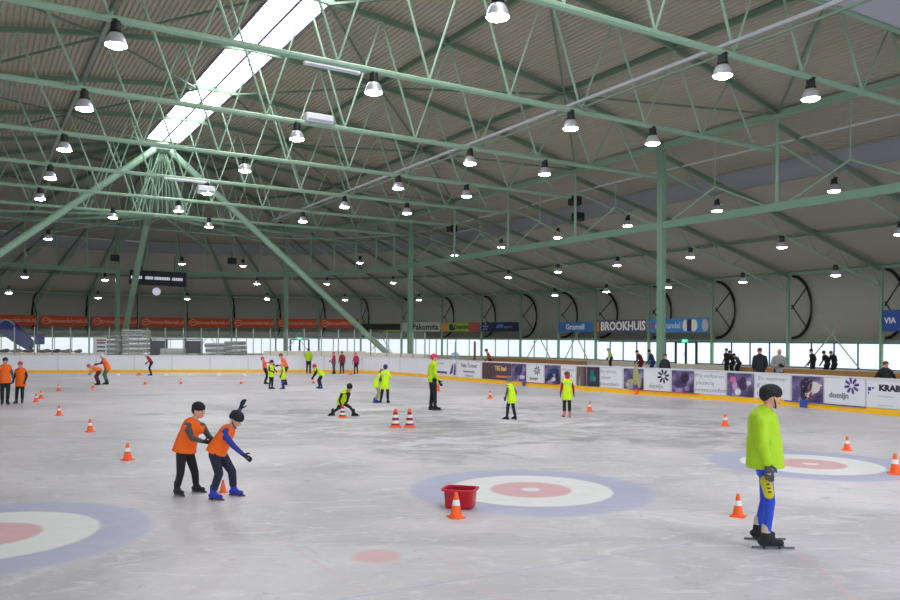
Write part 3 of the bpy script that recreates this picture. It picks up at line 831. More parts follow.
obj('kick_plate', strip(bl, bn, 0, .018, 0, .19), YEL, boards)
obj('top_rail', strip(bl, bn, -.13, .03, BH-.04, BH), mat('board top rail', srgb(226,226,230), .4), boards)
def on_board(px):
    x = (unroll(px, 385)[0]-450)/F
    for p, q, n in zip(bl, bl[1:], bn):
        a, b = p.x - x*p.y, q.x - x*q.y
        if a <= 0 <= b or b <= 0 <= a:
            t = a/(a-b); return p + (q-p)*t, (q-p).normalized(), n
    return None
# seams and posts behind the boards
mb = MB()
for px in list(range(20, 440, 38)):
    P_, d, n = on_board(px); mb.bar(P_ + n*.012 + V3((0,0,.2)), P_ + n*.012 + V3((0,0,BH-.05)), .025, .01, up=n)
obj('panel_seam', mb, mat('board seam grey', srgb(170,172,182), .5), boards)

# glass screen on the far boards
gs = thing('protective_screen', 'clear protective screen with thin posts standing on the far boards', 'glass screen')
GP = [-60,-40,-22,-4,14,34,52,70,89,109,128,147,165,183,201,218,236,253,270,287,304,321,338,354,370,386,400,412,424]
GLASS = mat('clear plastic sheet', (.9,.95,.95), .05, spec=.5, alpha=.07)
prev = None
for px in GP:
    P_, d, n = on_board(px); b = P_ - n*.05
    mb = MB(); h = 1.75 if px < 380 else 1.5
    mb.bar(b + V3((0,0,BH)), b + V3((0,0,BH+h)), .06, .06, up=d); obj('screen_post', mb, mat('screen post', srgb(146,160,152), .4), gs)
    if prev is not None:
        mb = MB(); mb.quad(prev + V3((0,0,BH)), b + V3((0,0,BH)), b + V3((0,0,BH+1.55)), prev + V3((0,0,BH+1.55))); obj('clear_pane', mb, GLASS, gs)
    prev = b
for px, hh in ((430,1.1),(441,1.2),(449,1.0)):
    P_, d, n = on_board(px); b = P_ - n*.4
    t = thing('slim_post', 'slim dark post behind the boards, %s of three beyond the screen' % {430:'first',441:'second',449:'third'}[px], 'post', tuple(b))
    mb = MB(); mb.tube((0,0,0), (0,0,BH+hh), .035, 6); mb.box((0,0,.02), (.2,.2,.04)); obj('pole', mb, GREEN2, t)
P_, d, n = on_board(467); t = thing('red_post', 'dark red post standing behind the boards near the text panel', 'post', tuple(P_ - n*.5))
mb = MB(); mb.tube((0,0,0), (0,0,2.15), .06, 8); mb.box((0,0,.02), (.25,.25,.04)); obj('pole', mb, mat('dark red paint', srgb(140,30,50), .5), t)

# ---------------------------------------------------------------- advertising panels
DARKTXT = mat('dark grey board print', srgb(96,96,106), .6)
PALETXT = mat('pale grey board print', srgb(160,160,170), .6)
PUR = mat('purple board print', srgb(84,60,140), .6)
def photo_mat(name, c1, c2, c3, sc):
    if name in MATS: return MATS[name]
    m = bpy.data.materials.new(name); m.use_nodes = True; nt = m.node_tree; b = nt.nodes['Principled BSDF']; b.inputs['Roughness'].default_value = .5
    tc = nt.nodes.new('ShaderNodeTexCoord'); nz = nt.nodes.new('ShaderNodeTexNoise'); nz.inputs['Scale'].default_value = sc; nz.inputs['Detail'].default_value = 3
    r = nt.nodes.new('ShaderNodeValToRGB'); r.color_ramp.elements.new(.5)
    for e, (p, c) in zip(r.color_ramp.elements, ((.35, c1), (.5, c2), (.66, c3))): e.position = p; e.color = (*c, 1)
    nt.links.new(tc.outputs['Object'], nz.inputs['Vector']); nt.links.new(nz.outputs['Fac'], r.inputs[0]); nt.links.new(r.outputs[0], b.inputs['Base Color'])
    MATS[name] = m; return m
PURPHOTO = photo_mat('purple toned picture print', srgb(58,48,82), srgb(100,88,134), srgb(158,150,186), 2.2)
WPANEL = mat('white advertising sheet', srgb(228,228,234), .45)
def panel(x0, x1, m, label, z0=.21, z1=BH-.07, texts=(), extra=None):
    A, _, n0 = on_board(x0); B, _, n1 = on_board(x1)
    d = (B-A).normalized(); n = V3((d.y,-d.x,0)); c = (A+B)/2 + n*.03; wd = (B-A).length - .03
    t = thing('advertising_panel', label, 'advertising panel', (c.x, c.y, (z0+z1)/2), 0, 'advertising panels on the boards')
    H_ = z1 - z0
    mb = MB(); mb.box((0,0,0), (wd, H_, .012), d, (0,0,1), n); obj('printed_sheet', mb, m, t)
    M = lambda fx, fz, lift=.010: basis(d*(wd*fx) + V3((0,0,H_*fz)) + n*lift, d, (0,0,1), n)
    for s, fx, fz, size, tm, off, sx in texts: text('lettering', s, size*.8, tm, M(fx, fz), t, extrude=.002, offset=off, sx=sx)
    if extra: extra(t, lambda fx, fz, lift=.012: d*(wd*fx) + V3((0,0,H_*fz)) + n*lift, d, n, wd, H_)
    return t
def shape(t, name, m, P_, pts, lift=.012):
    mb = MB(); mb.poly([P_(x, z, lift) for x, z in pts]); return obj(name, mb, m, t)
def flower(fx, fz, R, m):
    def f(t, P_, d, n, w, h):
        mb = MB(); c = P_(fx, fz)
        for k in range(8):
            a = 2*PI*k/8 + .2; e1 = d*math.cos(a) + V3((0,0,math.sin(a))); e2 = d*-math.sin(a) + V3((0,0,math.cos(a)))
            mb.poly([c + e1*R*.28 - e2*R*.09, c + e1*R*.6 - e2*R*.17, c + e1*R - e2*R*.14, c + e1*R*1.02 + e2*R*.14, c + e1*R*.6 + e2*R*.17, c + e1*R*.28 + e2*R*.09])
        obj('flower_logo', mb, m, t)
    return f
def skate_logo(t, P_, d, n, w, h):
    shape(t, 'skater_logo', PUR, P_, [(.20,-.42),(.26,-.1),(.31,.25),(.36,.34),(.37,.1),(.34,-.3)])
    shape(t, 'skater_logo', PUR, P_, [(.38,-.42),(.40,.0),(.43,.40),(.47,.30),(.475,-.2),(.46,-.42)])
    shape(t, 'blue_bar', PUR, P_, [(-.45,-.36),(.10,-.36),(.10,-.22),(-.45,-.22)])
panel(434, 457, WPANEL, 'white board panel with a purple skater emblem and a blue line of lettering', texts=(('sportverhuur', -.18, .30, .17, PALETXT, 0, 1.0),), extra=skate_logo)
panel(457.3, 482, WPANEL, 'white board panel with large grey serif lettering over two small lines', texts=(('Vaan Tomeer', 0, .26, .42, DARKTXT, .004, .82), ('timmerwerken', 0, -.12, .26, DARKTXT, .004, .85), ('onderhoud', 0, -.38, .2, DARKTXT, .0, 1.0)))
def tig(t, P_, d, n, w, h):
    shape(t, 'brown_field', mat('brown print field', srgb(86,62,66), .6), P_, [(-.5,-.5),(-.22,-.5),(.1,.2),(.1,.5),(-.5,.5)], .008)
    shape(t, 'orange_line', mat('orange print', srgb(224,128,60), .6), P_, [(.0,-.36),(.45,-.36),(.45,-.24),(.0,-.24)])
panel(482.5, 512, mat('plum print', srgb(88,64,92), .5), 'plum and brown board panel with yellow lettering', texts=(('TIG bad', .14, .18, .4, mat('yellow print', srgb(226,200,90), .6), .012, .9),), extra=tig)
def blobs(*bs):
    def f(t, P_, d, n, w, h):
        for fx, fz, rx, rz, c in bs:
            mb = MB(); mb.poly([P_(fx, fz) + d*(w*rx*math.cos(2*PI*k/12)) + V3((0,0,h*rz*math.sin(2*PI*k/12 + .5*rx))) for k in range(12)]); obj('printed_figure', mb, mat('print %s' % (c,), srgb(*c), .6), t)
    return f
panel(512.3, 526.5, PURPHOTO, 'narrow purple picture panel beside the plum panel', extra=blobs((0,.15,.28,.3,(60,44,86)),(.25,-.25,.2,.12,(206,196,226)),(-.2,-.2,.12,.25,(90,70,120))))
panel(526.8, 544.5, WPANEL, 'white board panel with a small dark flower emblem, first after the plum panel', texts=(('domijn', -.08, -.28, .3, DARKTXT, .004, .9),), extra=flower(.12, .18, .22, DARKTXT))
panel(545, 561, PURPHOTO, 'purple picture panel of a dark speed skater', extra=blobs((.12,.2,.32,.16,(30,70,110)),(-.15,-.12,.2,.2,(30,34,60)),(.3,.0,.1,.34,(24,26,46)),(.05,-.25,.16,.12,(214,214,230)),(-.36,-.3,.1,.1,(24,26,46))))
panel(561.4, 576.5, WPANEL, 'white board panel behind the child with the red hood', texts=(('Wij wonen', 0, .3, .24, PALETXT, 0, .9), ('heerlijk', 0, 0, .24, PALETXT, 0, .9)))
def olive(t, P_, d, n, w, h): shape(t, 'olive_field', mat('olive print', srgb(110,96,84), .6), P_, [(-.5,-.5),(.2,-.5),(.2,.5),(-.5,.5)], .008); shape(t, 'white_mark', PALETXT, P_, [(-.3,-.45),(-.1,-.45),(-.15,.0),(-.22,.0)])
panel(577, 587, mat('brown print field', srgb(86,62,66), .6), 'narrow brown board panel with a pale mark', extra=olive)
panel(587.3, 600, mat('dark plum picture', srgb(58,40,74), .5), 'dark plum picture panel with a teal figure', extra=blobs((-.1,.05,.2,.3,(24,120,110)),(.1,-.1,.14,.14,(40,150,130)),(-.3,.2,.1,.2,(30,60,70))))
panel(600.6, 623.3, WPANEL, 'white board panel with three grey lines of writing beside the dark plum picture', texts=(('En waren', -.14, .32, .26, PALETXT, 0, 1.1), ('alleen', -.24, .0, .26, PALETXT, 0, 1.1), ('huurders', -.08, -.32, .28, PALETXT, .002, 1.3)))
panel(624, 644, PURPHOTO, 'purple picture panel with a pale olive leg shape', extra=blobs((.12,.2,.14,.5,(170,170,110)),(-.1,-.1,.22,.1,(176,176,120)),(-.28,-.28,.1,.1,(190,190,130)),(.3,-.1,.1,.35,(170,170,110))))
panel(644.6, 671, WPANEL, 'white board panel with dark flower emblem, below the person in the dark jacket', texts=(('domijn', -.04, -.28, .32, PALETXT, .004, 1),), extra=flower(.24, .2, .28, mat('near black print', srgb(50,46,60), .6)))
panel(672, 694.5, PURPHOTO, 'purple picture panel with a dark crouching figure', extra=blobs((.1,.18,.2,.26,(50,40,66)),(-.1,-.1,.3,.2,(70,54,96)),(.2,-.3,.1,.12,(150,130,180)),(.15,.32,.08,.1,(150,140,160))))
panel(695.2, 726.5, WPANEL, 'white board panel with three grey lines beginning Wij', texts=(('Wij verhuren', -.04, .32, .27, PALETXT, 0, 1.15), ('plezierig', -.16, .0, .27, PALETXT, 0, 1.15), ('wooncomfort', .0, -.32, .29, PALETXT, .002, 1.2)))
panel(727.4, 754.5, PURPHOTO, 'purple picture panel with a pink and white sliding figure', extra=blobs((-.26,.22,.12,.14,(214,110,160)),(-.2,-.05,.1,.2,(206,150,196)),(-.08,-.3,.12,.14,(226,222,236)),(.3,.1,.12,.1,(206,200,226)),(.1,.05,.16,.3,(60,46,80))))
panel(755.5, 791.5, WPANEL, 'white board panel partly behind the tall skater in the lime jacket', texts=(('En wanneer', .0, .34, .26, PALETXT, 0, 1.2), ('Kies', -.28, .02, .3, PALETXT, 0, 1.2), ('huur', -.26, -.3, .3, PALETXT, 0, 1.2)))
panel(792.3, 824, PURPHOTO, 'purple picture panel with a pale hand and a dark starry dress', extra=blobs((-.02,.15,.2,.32,(44,34,60)),(-.1,-.2,.12,.25,(56,40,70)),(.22,.08,.2,.24,(222,208,206)),(.06,-.18,.14,.14,(224,210,208)),(.12,-.26,.06,.14,(150,60,80)),(-.02,.3,.03,.03,(210,200,220)),(-.14,.1,.03,.03,(210,200,220)),(.06,.38,.03,.03,(210,200,220)),(.42,.18,.06,.04,(222,208,206))))
def domijn(t, P_, d, n, w, h):
    flower(.18, .24, .26, PUR)(t, P_, d, n, w, h)
panel(825, 866.5, WPANEL, 'white board panel with a purple flower emblem and the name domijn', texts=(('domijn', -.14, -.16, .32, mat('mid grey print', srgb(120,120,128), .6), .008, 1.0),), extra=domijn)
def krab(t, P_, d, n, w, h):
    for (a, b, c_, e) in ((-.47,.10,-.40,.24),(-.38,.17,-.335,.24),(-.47,-.02,-.44,.06)):
        shape(t, 'block_logo', mat('violet blue print', srgb(84,72,180), .6), P_, [(a,b),(c_,b),(c_,e),(a,e)])
    for z in (-.10, -.42): shape(t, 'small_print', mat('faint print', srgb(196,196,206), .6), P_, [(-.26,z),(.10,z),(.10,z+.035),(-.26,z+.035)])
panel(867, 915, WPANEL, 'white board panel with violet block emblem and bold KRAB lettering', texts=(('KRABBE', .10, .22, .32, mat('near black print', srgb(50,46,60), .6), .016, 1.1),), extra=krab)
# red and blue foot line under some panels
for x0, x1, c, lab in ((527, 558, (206,60,70), 'thin red strip along the top of the yellow kick plate by the skater picture'), (630, 700, (206,60,70), 'thin red strip along the top of the yellow kick plate by the exit doors'), (785, 867, (60,70,160), 'thin blue strip along the top of the yellow kick plate by the hand picture')):
    P0, d, n = on_board(x0); P1, _, _ = on_board(x1)
    mb = MB(); mb.bar(P0 + n*.04 + V3((0,0,.188)), P1 + n*.04 + V3((0,0,.188)), .016, .034); tag(obj('colour_strip', mb, mat('strip %s' % (c,), srgb(*c), .5)), lab, 'strip')
P_, d, n = on_board(805); mb = MB(); mb.box(P_ + n*.078 + V3((0,0,.14)), (.26,.26,.05), d, (0,0,1), n, bev=.008)
tag(obj('blue_pad', mb, mat('blue pad', srgb(40,80,170), .5)), 'small blue square on the yellow kick plate below the hand picture', 'pad')
P_, d, n = on_board(525); mb = MB(); mb.box(P_ + n*.078 + V3((0,0,.18)), (.2,.34,.05), d, (0,0,1), n, bev=.008)
tag(obj('blue_pad', mb, mat('violet pad', srgb(100,90,150), .5)), 'small violet pad on the yellow kick plate below the narrow purple picture', 'pad')

# ---------------------------------------------------------------- outside the boards
def lowwall(name, t0, t1, a, h, m, label, cat, th=.12):
    mb = MB(); mb.bar(W(a, t0, h/2), W(a, t1, h/2), th, h)
    return tag(obj(name, mb, m), label, cat)
WOOD = mat('varnished wood edging', srgb(192,142,84), .5, noise=.12, nscale=3)
def wood(x0, x1, a, h, label):
    def tt(px):
        x = (px-450)/F; return a*(CO - x*SI)/(x*CO + SI)
    t = thing('wooden_barrier', label, 'barrier'); p, q = W(a, tt(x0)), W(a, tt(x1)); d = (q-p).normalized(); nn = V3((d.y,-d.x,0))
    mb = MB(); mb.bar(p + V3((0,0,h/2)), q + V3((0,0,h/2)), .1, h); obj('board_panel', mb, WOOD, t)
    mb = MB(); mb.bar(p + V3((0,0,h+.02)), q + V3((0,0,h+.02)), .16, .04); obj('top_rail', mb, mat('pale rail', srgb(206,190,160), .5), t)
wood(488, 587, 40.0, .62, 'low wooden barrier behind the plum panel and the flower panel')
wood(736, 1010, 42.0, .58, 'long low wooden barrier behind the standing men')
# beige padded track edge
mb = MB()
pts = [W(AR+RW-1.6, t) for t in (4, 20, 40, TE)] + [pol(RW-1.6, 7.5*k) for k in range(1, 25)]
for p, q in zip(pts[:4], pts[1:4]): mb.bar(p+V3((0,0,.17)), q+V3((0,0,.17)), .2, .34)
for k, (p, q) in enumerate(zip(pts[3:], pts[4:])): h = .34; mb.bar(p+V3((0,0,h/2)), q+V3((0,0,h/2)), .2, h)
tag(obj('track_edge', mb, BEIGE), 'low beige padded edge of the outer track running below the windows', 'track edge')
for x, y, Z, lab in ((626, 367, 49, 'flat grey mat lying on the outer ice by the red leaning skater'), (694, 369.5, 45, 'flat grey mat lying on the outer ice beyond the crouching-figure picture')):
    p = at(x, y, Z); p.z = 0; mb = MB(); mb.box((0,0,.27), (1.1,.8,.5), (1,0,0), (0,1,0), bev=.1)
    t = thing('folded_mat', lab, 'mat', tuple(p)); obj('foam_block', mb, mat('dull grey blue foam', srgb(120,126,130), .7), t)
    mb = MB(); mb.box((0,0,.27), (.06,.82,.52)); obj('strap', mb, mat('strap grey', srgb(90,92,96), .7), t)
# pale bag on the board by the slim posts
p = at(455, 358, 48)
t = thing('pale_bag', 'small pale blue and white bag behind the boards near the red post', 'bag', (p.x, p.y, 0))
mb = MB(); mb.box((0,0,.55), (.36,.3,1.1), bev=.06); obj('stand', mb, mat('bag stand grey', srgb(190,196,204), .6), t)
mb = MB(); mb.ell((0,0,1.27), .26,.18,.20); obj('bag_pouch', mb, mat('pale blue bag', srgb(176,190,226), .6), t, smooth=True)

# grey mats stacked behind the glass
def layered(name, x0, x1, y0, y1, Z, n, dz, m, label, cat, jig=.3, seed=1):
    rnd = random.Random(seed)
    p0, p1 = at(x0, y1, Z), at(x1, y0, Z); wd = p1.x - p0.x; zt = p1.z; h = zt / n
    made = []
    for k in range(n):
        w_ = wd * (1 - rnd.random()*jig*.4)
        c = V3(((p0.x+p1.x)/2 + (rnd.random()-.5)*wd*jig*.3, Z + rnd.random()*.2, h*k + h/2))
        mb = MB(); mb.box((0,0,0), (w_, 1.7, h*.86), (1,0,0), (0,1,0), bev=min(.06, h*.25))
        mb2 = MB(); mb2.box((0,-.86,0), (w_*.98, .03, h*.2))
        o = obj(name, mb, m); o.location = c
        tag(o, label % (ORD[k],), cat, 'stacked ' + name)
        s = obj('side_seam', mb2, mat('mat seam', srgb(110,114,114), .7), o)
    return made
GM = mat('grey foam mat', srgb(158,160,156), .7, noise=.1, nscale=1.5)
GM2 = mat('pale grey foam mat', srgb(182,184,180), .7, noise=.1, nscale=1.5)
layered('foam_mat', 107, 123.5, 335, 356, 60, 7, 0, GM, 'grey foam mat, %s from the ice in the lower part of the tall stack', 'mat', .2, 2)
layered('foam_mat', 125, 146.5, 329.5, 356, 60, 8, 0, GM2, 'pale grey foam mat, %s from the ice in the tallest stack', 'mat', .12, 3)
layered('foam_mat', 208, 228, 343, 356, 60, 5, 0, GM, 'grey foam mat, %s from the ice in the slanting low stack', 'mat', .3, 4)
layered('foam_mat', 227, 244.5, 341, 356, 59.5, 6, 0, GM, 'grey foam mat, %s from the ice in the low stack by the round-end doors', 'mat', .3, 5)
# crates / frames with dark panels
t = thing('dark_trolley', 'dark framed trolley loaded with pale blocks between the grey mat stacks', 'trolley', (at(176,350,60).x, 60, 0))
DK = mat('dark trolley panel', srgb(50,56,62), .6)
for s in (-1.9, -.7, .7, 1.95):
    mb = MB(); mb.bar((s,0,0), (s,0,2.15), .12, .12); obj('upright', mb, DK, t)
for s0, s1 in ((-1.9,-.75), (.75,1.9)):
    mb = MB(); mb.box(((s0+s1)/2, .1, 1.35), (s1-s0, .05, 1.4)); obj('back_panel', mb, DK, t)
mb = MB(); mb.box((0,-.3,.27), (4.0, 1.7, .10)); obj('deck', mb, DK, t)
mb = MB(); mb.box((0,0,2.15), (4.0,.14,.1)); obj('top_bar', mb, DK, t)
for k, (x, z, w_) in enumerate(((-.0,.52,2.3),(.1,.90,2.0),(0,1.28,1.7),(1.58,.52,.75),(-1.58,.52,.75),(1.58,.90,.7))):
    mb = MB(); mb.box((x,-.6,z), (w_,.8,.36), bev=.06); o = obj('pale_block', mb, GM2, None); o.location = t.location
    tag(o, 'pale block loaded on the dark trolley, ' + ('lowest long one','second long one','topmost long one','short low one near the low mat stack','short low one near the tall mat stack','short upper one')[k], 'block')
# striped sign board
p = at(100, 347, 58.8); t = thing('safety_sign', 'white sign board with red and black bands by the tall mat stack', 'sign', (p.x, 58.8, 0))
mb = MB(); mb.box((0,0,1.55), (1.0,.06,1.4), bev=.01); obj('sign_panel', mb, mat('sign white', srgb(220,226,228), .5), t)
for z, w_, c in ((2.05,.7,(190,40,60)),(1.85,.6,(50,50,60)),(1.55,.6,(50,50,60)),(1.25,.6,(60,60,70))):
    mb = MB(); mb.box((.1,-.04,z), (w_,.02,.11)); obj('band', mb, mat('band %s' % (c,), srgb(*c), .5), t)
for s in (-.4,.4):
    mb = MB(); mb.tube((s,.03,0), (s,.03,1.0), .03, 6); obj('leg', mb, GALV, t)
mb = MB(); mb.box((0,0,.55), (1.3,.5,.5), bev=.05); o = obj('pale_crate', mb, mat('pale teal crate', srgb(170,196,206), .5)); o.location = (p.x-.2, 58.2, -.28); tag(o, 'pale teal crate at the foot of the white sign board', 'crate')
# blue slide
BLU = mat('blue vinyl', srgb(28,52,120), .45, noise=.12, nscale=1)
Zs = 58.5
t = thing('blue_slide', 'tilted dark blue inflatable slide behind the boards with a grey rim', 'inflatable slide', (at(15,340,Zs).x, Zs, 0))
q = lambda x, y, dy: at(x, y, Zs) - V3((at(15,340,Zs).x, Zs, 0)) + V3((0, dy, 0))
mb = MB(); pts = [(-14,330),(6,319.5),(13,323),(33,343),(28,350.5),(13,342),(0,333)]
mb.loft([[q(x, y, 0) for x, y in pts], [q(x, y, .45) for x, y in pts]]); obj('slide_bed', mb, BLU, t)
mb = MB(); mb.path([q(-2,324,-.05), q(6,319.5,-.05), q(11,321.5,-.05), q(15,325,-.05)], .07, 6); obj('rim', mb, mat('pale slide rim', srgb(150,160,170), .5), t)
for x in (-8, 14, 26):
    mb = MB(); a = q(x, 341 if x > 0 else 332, .25); mb.tube(a, V3((a.x, a.y, 0)), .08, 6); obj('support_leg', mb, GREEN2, t)
mb = MB(); pts = [(24,331),(36,335),(36,338),(27,334)]; mb.loft([[q(x, y, .2) for x, y in pts], [q(x, y, .5) for x, y in pts]]); obj('strap_flap', mb, BLU, t)
Z2 = 58.0; p = at(39.5, 339.5, Z2)
t = thing('blue_cushion', 'square dark blue cushion block on a stand beside the blue slide', 'cushion', (p.x, Z2, 0))
mb = MB(); mb.box((0,0,p.z), (.56,.5,.72), bev=.05); obj('foam_block', mb, BLU, t)
mb = MB(); mb.tube((0,0,0), (0,0,p.z-.3), .05, 6); mb.box((0,0,.03), (.5,.5,.06)); obj('stand', mb, GREEN2, t)
# low stuff on the ledge far left
rnd = random.Random(5)
for k, x in enumerate((4, 16, 28, 44, 55, 66, 78)):
    p = at(x, 352.5, 55.6); s = .3 + rnd.random()*.25
    mb = MB(); mb.ell((0,0,0), s, .25, .11, n=10, m=6); mb.ell((s*.4,0,.07), s*.45, .18, .10, n=10, m=6)
    hb = 1.16 + .105
    c = ((70,74,70),(120,124,110),(60,60,64),(96,104,96),(44,50,60),(110,112,100),(90,92,84))[k]
    o = obj('kit_bag', mb, mat('bag %d' % k, srgb(*c), .7), smooth=True); o.location = (p.x, p.y, hb)
    tag(o, ('dark kit bag on the ledge behind the boards, ' + ('below the slide top','below the slide bed','at the slide tip','next to the blue cushion stand','dark one past the blue cushion','pale one past the blue cushion','last one towards the grey mats')[k]), 'bag')
p0, p1 = at(-60, 354, 55.6), at(96, 354, 55.6)
mb = MB(); mb.box(((p0.x+p1.x)/2, 55.6, .58), (p1.x-p0.x, .7, 1.16)); tag(obj('storage_ledge', mb, BEIGE), 'long beige ledge with kit bags behind the far boards', 'ledge')
p0, p1 = at(264, 352, 56.5), at(430, 352, 57.5)
mb = MB(); mb.bar(V3((p0.x,56.5,.68)), V3((-6.0,56.5,.68)), .3, 1.36); mb.bar(V3((-6.0,56.5,.68)), V3((-1.5,54.0,.62)), .3, 1.2)
tag(obj('inner_ledge', mb, BEIGE), 'beige ledge behind the boards under the children in red', 'ledge')

# ---------------------------------------------------------------- cones, tub
ORC = mat('orange cone rubber', srgb(255,98,18), .5, emit=None)
WC = mat('white cone band', srgb(232,232,232), .5)
RC_ = mat('red cone rubber', srgb(150,30,44), .5)
PK = mat('faded pink cone', srgb(240,120,100), .5)
def cone(px, py, h, label, style='band', name='traffic_cone', rz=None):
    t = thing(name, label, 'cone', tuple(ice(px, py)), random.random()*1.5 if rz is None else rz, 'small orange cones' if style != 'striped' else 'striped cones')
    h *= .93 if style == 'striped' else .88
    b = h*.31; body = PK if style == 'pink' else ORC
    mb = MB(); mb.box((0,0,h*.03), (b*2,b*2,h*.06), bev=h*.025); mb.lathe((0,0,0), [(h*.28,h*.05),(h*.25,h*.11)], 16); obj('base_plate', mb, body, t)
    R = lambda z: h*(.255 - .19*z/h)
    def seg(n, z0, z1, m, k=1.0):
        mb = MB(); mb.lathe((0,0,0), [(R(z0)*k,z0),(R(z1)*k,z1)], 16, cap=True); obj(n, mb, m, t)
    if style == 'striped':
        for i in range(5): seg('white_band' if i % 2 else 'red_band', h*(.06+.15*i), h*(.06+.15*(i+1)), WC if i % 2 else RC_)
        seg('tip', h*.81, h*.97, ORC)
    elif style in ('band', 'pink'):
        seg('cone_body', h*.08, h*.50, body); seg('white_band', h*.50, h*.72, WC, 1.03); seg('tip', h*.72, h, body)
    else:
        seg('cone_body', h*.08, h*.96, body)
    return t
for px, py, h, lab, st in (
    (127.5,460,.36,'orange cone with a white band, closest to the two orange-vested skaters','band'), (90,432,.35,'orange cone with a white band between the largest front cone and the far cones','band'),
    (59,415.5,.33,'orange cone with a white band standing in line beyond the paired cones','band'), (36,402,.34,'orange cone of the close pair, nearer the two small children','band'),
    (41,398.5,.34,'orange cone of the close pair, further from the two small children','band'), (58.5,391,.33,'orange cone past the close pair, in front of the blank far boards','band'),
    (93,388.5,.33,'orange cone right behind the bending child in pink and orange','band'), (145,384.5,.30,'small orange cone in front of the lone far skater','band'),
    (181,384,.30,'small orange cone alone on the ice below the dark trolley','band'), (241,384,.30,'small orange cone alone below the low mat stack','band'),
    (313.5,383.5,.30,'small orange cone beside the bending child in lime with red hat','band'), (490,398.5,.34,'orange cone between the tall pink-hatted adult and the grey-hatted child','band'),
    (589.5,411.5,.36,'orange cone beside the child in the red hood','band'), (725,426,.36,'orange cone with a white band behind the tall skater in the lime jacket','band'),
    (738,516.5,.33,'orange cone with a white band beside the skates of the tall skater','band'), (847,450.5,.33,'orange cone at the back edge of the curling house','band'),
    (895,474,.40,'orange cone at the outer edge of the curling house, cut by the picture edge'.replace(', cut by the picture edge',' past the white ring'),'band'),
    (456,517.5,.36,'bright orange cone with a white band in front of the red tub','band'), (223,492.5,.22,'plain orange cone behind the legs of the arm-raising skater','plain'),
    (636.5,394.5,.30,'small red-orange cone against the yellow kick plate','plain'), (438,391.5,.42,'red cone half behind the pink-hatted adult','plain')):
    cone(px, py, h, lab, st)
for px, py, lab in ((395.5,427,'striped red and white cone, the one towards the straddling child'), (409.5,427,'striped red and white cone, the one towards the pink-hatted adult'), (342.5,417.5,'striped red and white cone under the straddling child')):
    cone(px, py, .42 if px < 350 else .52, lab, 'striped', rz=.2)
for px, py in ((118,375.5),(166,375.5),(190,375.5),(219,375.5),(245,375.5)):
    t = thing('disc_marker', 'tiny white marker disc near the far boards, ' + {118:'behind the child in green trousers',166:'just past the lone far skater',190:'below the dark trolley',219:'below the low mat stack',245:'closest to the lime and orange group'}[px], 'marker', tuple(ice(px, py)), 0, 'tiny marker discs')
    mb = MB(); mb.lathe((0,0,0), [(.16,0),(.15,.03),(.07,.11),(.03,.11)], 12); obj('dome', mb, WC, t)
for px, py, lab in ((139,375.5,'faded pink marker near the lone far skater'), (350.5,375,'faded pink marker between the children in red')):
    t = thing('disc_marker', lab, 'marker', tuple(ice(px, py))); mb = MB(); mb.lathe((0,0,0), [(.17,0),(.15,.04),(.09,.15),(.04,.15)], 12); obj('dome', mb, PK, t)

# red tub
REDP = mat('red plastic', srgb(176,8,30), .35, noise=.05, nscale=3)
p = ice(460.5, 509.5)
t = thing('plastic_tub', 'red plastic tub with a wide rim standing on the ice behind a cone', 'tub', tuple(p + V3((0,.14,0))), -.25)
def rr_ring(w, d, z, n=24, e=.35):
    out = []
    for k in range(n):
        a = 2*PI*k/n; c, s = math.cos(a), math.sin(a)
        out.append((w*abs(c)**e*(1 if c > 0 else -1), d*abs(s)**e*(1 if s > 0 else -1), z))
    return out
mb = MB(); mb.loft([rr_ring(.165,.13,.0), rr_ring(.19,.15,.02), rr_ring(.205,.165,.245), rr_ring(.195,.155,.245), rr_ring(.175,.14,.03)], cap=True); obj('tub_wall', mb, REDP, t)
mb = MB(); mb.loft([rr_ring(.205,.165,.235), rr_ring(.235,.195,.24), rr_ring(.238,.198,.262), rr_ring(.20,.16,.262)], cap=False, closed=True); obj('rim', mb, mat('bright red plastic rim', srgb(206,20,50), .35), t)
# ================================================================ people
SKIN = mat('skin', srgb(214,160,130), .6)
EYEM = mat('eye dark', srgb(30,26,26), .3)
LIP = mat('lip', srgb(176,100,92), .6)
def cloth(name, c, rough=.8): return mat(name, srgb(*c), rough, noise=.10, nscale=9, bump=.35)
NEON = cloth('neon yellow cloth', (206,246,20)); LIME = cloth('lime green jacket cloth', (172,214,8), .6)
ORV = cloth('orange vest cloth', (255,106,16)); BLKC = cloth('black cloth', (26,27,32)); NAVY = cloth('navy cloth', (28,32,58))
GREYC = cloth('charcoal sleeve cloth', (72,76,80)); BLUEC = cloth('royal blue cloth', (40,56,150)); TIGHT = cloth('blue tights', (18,66,196), .5)
BLADE = mat('skate blade steel', srgb(110,112,116), .25, metal=.7)
def lerp(a, b, t): return a + (b - a) * t

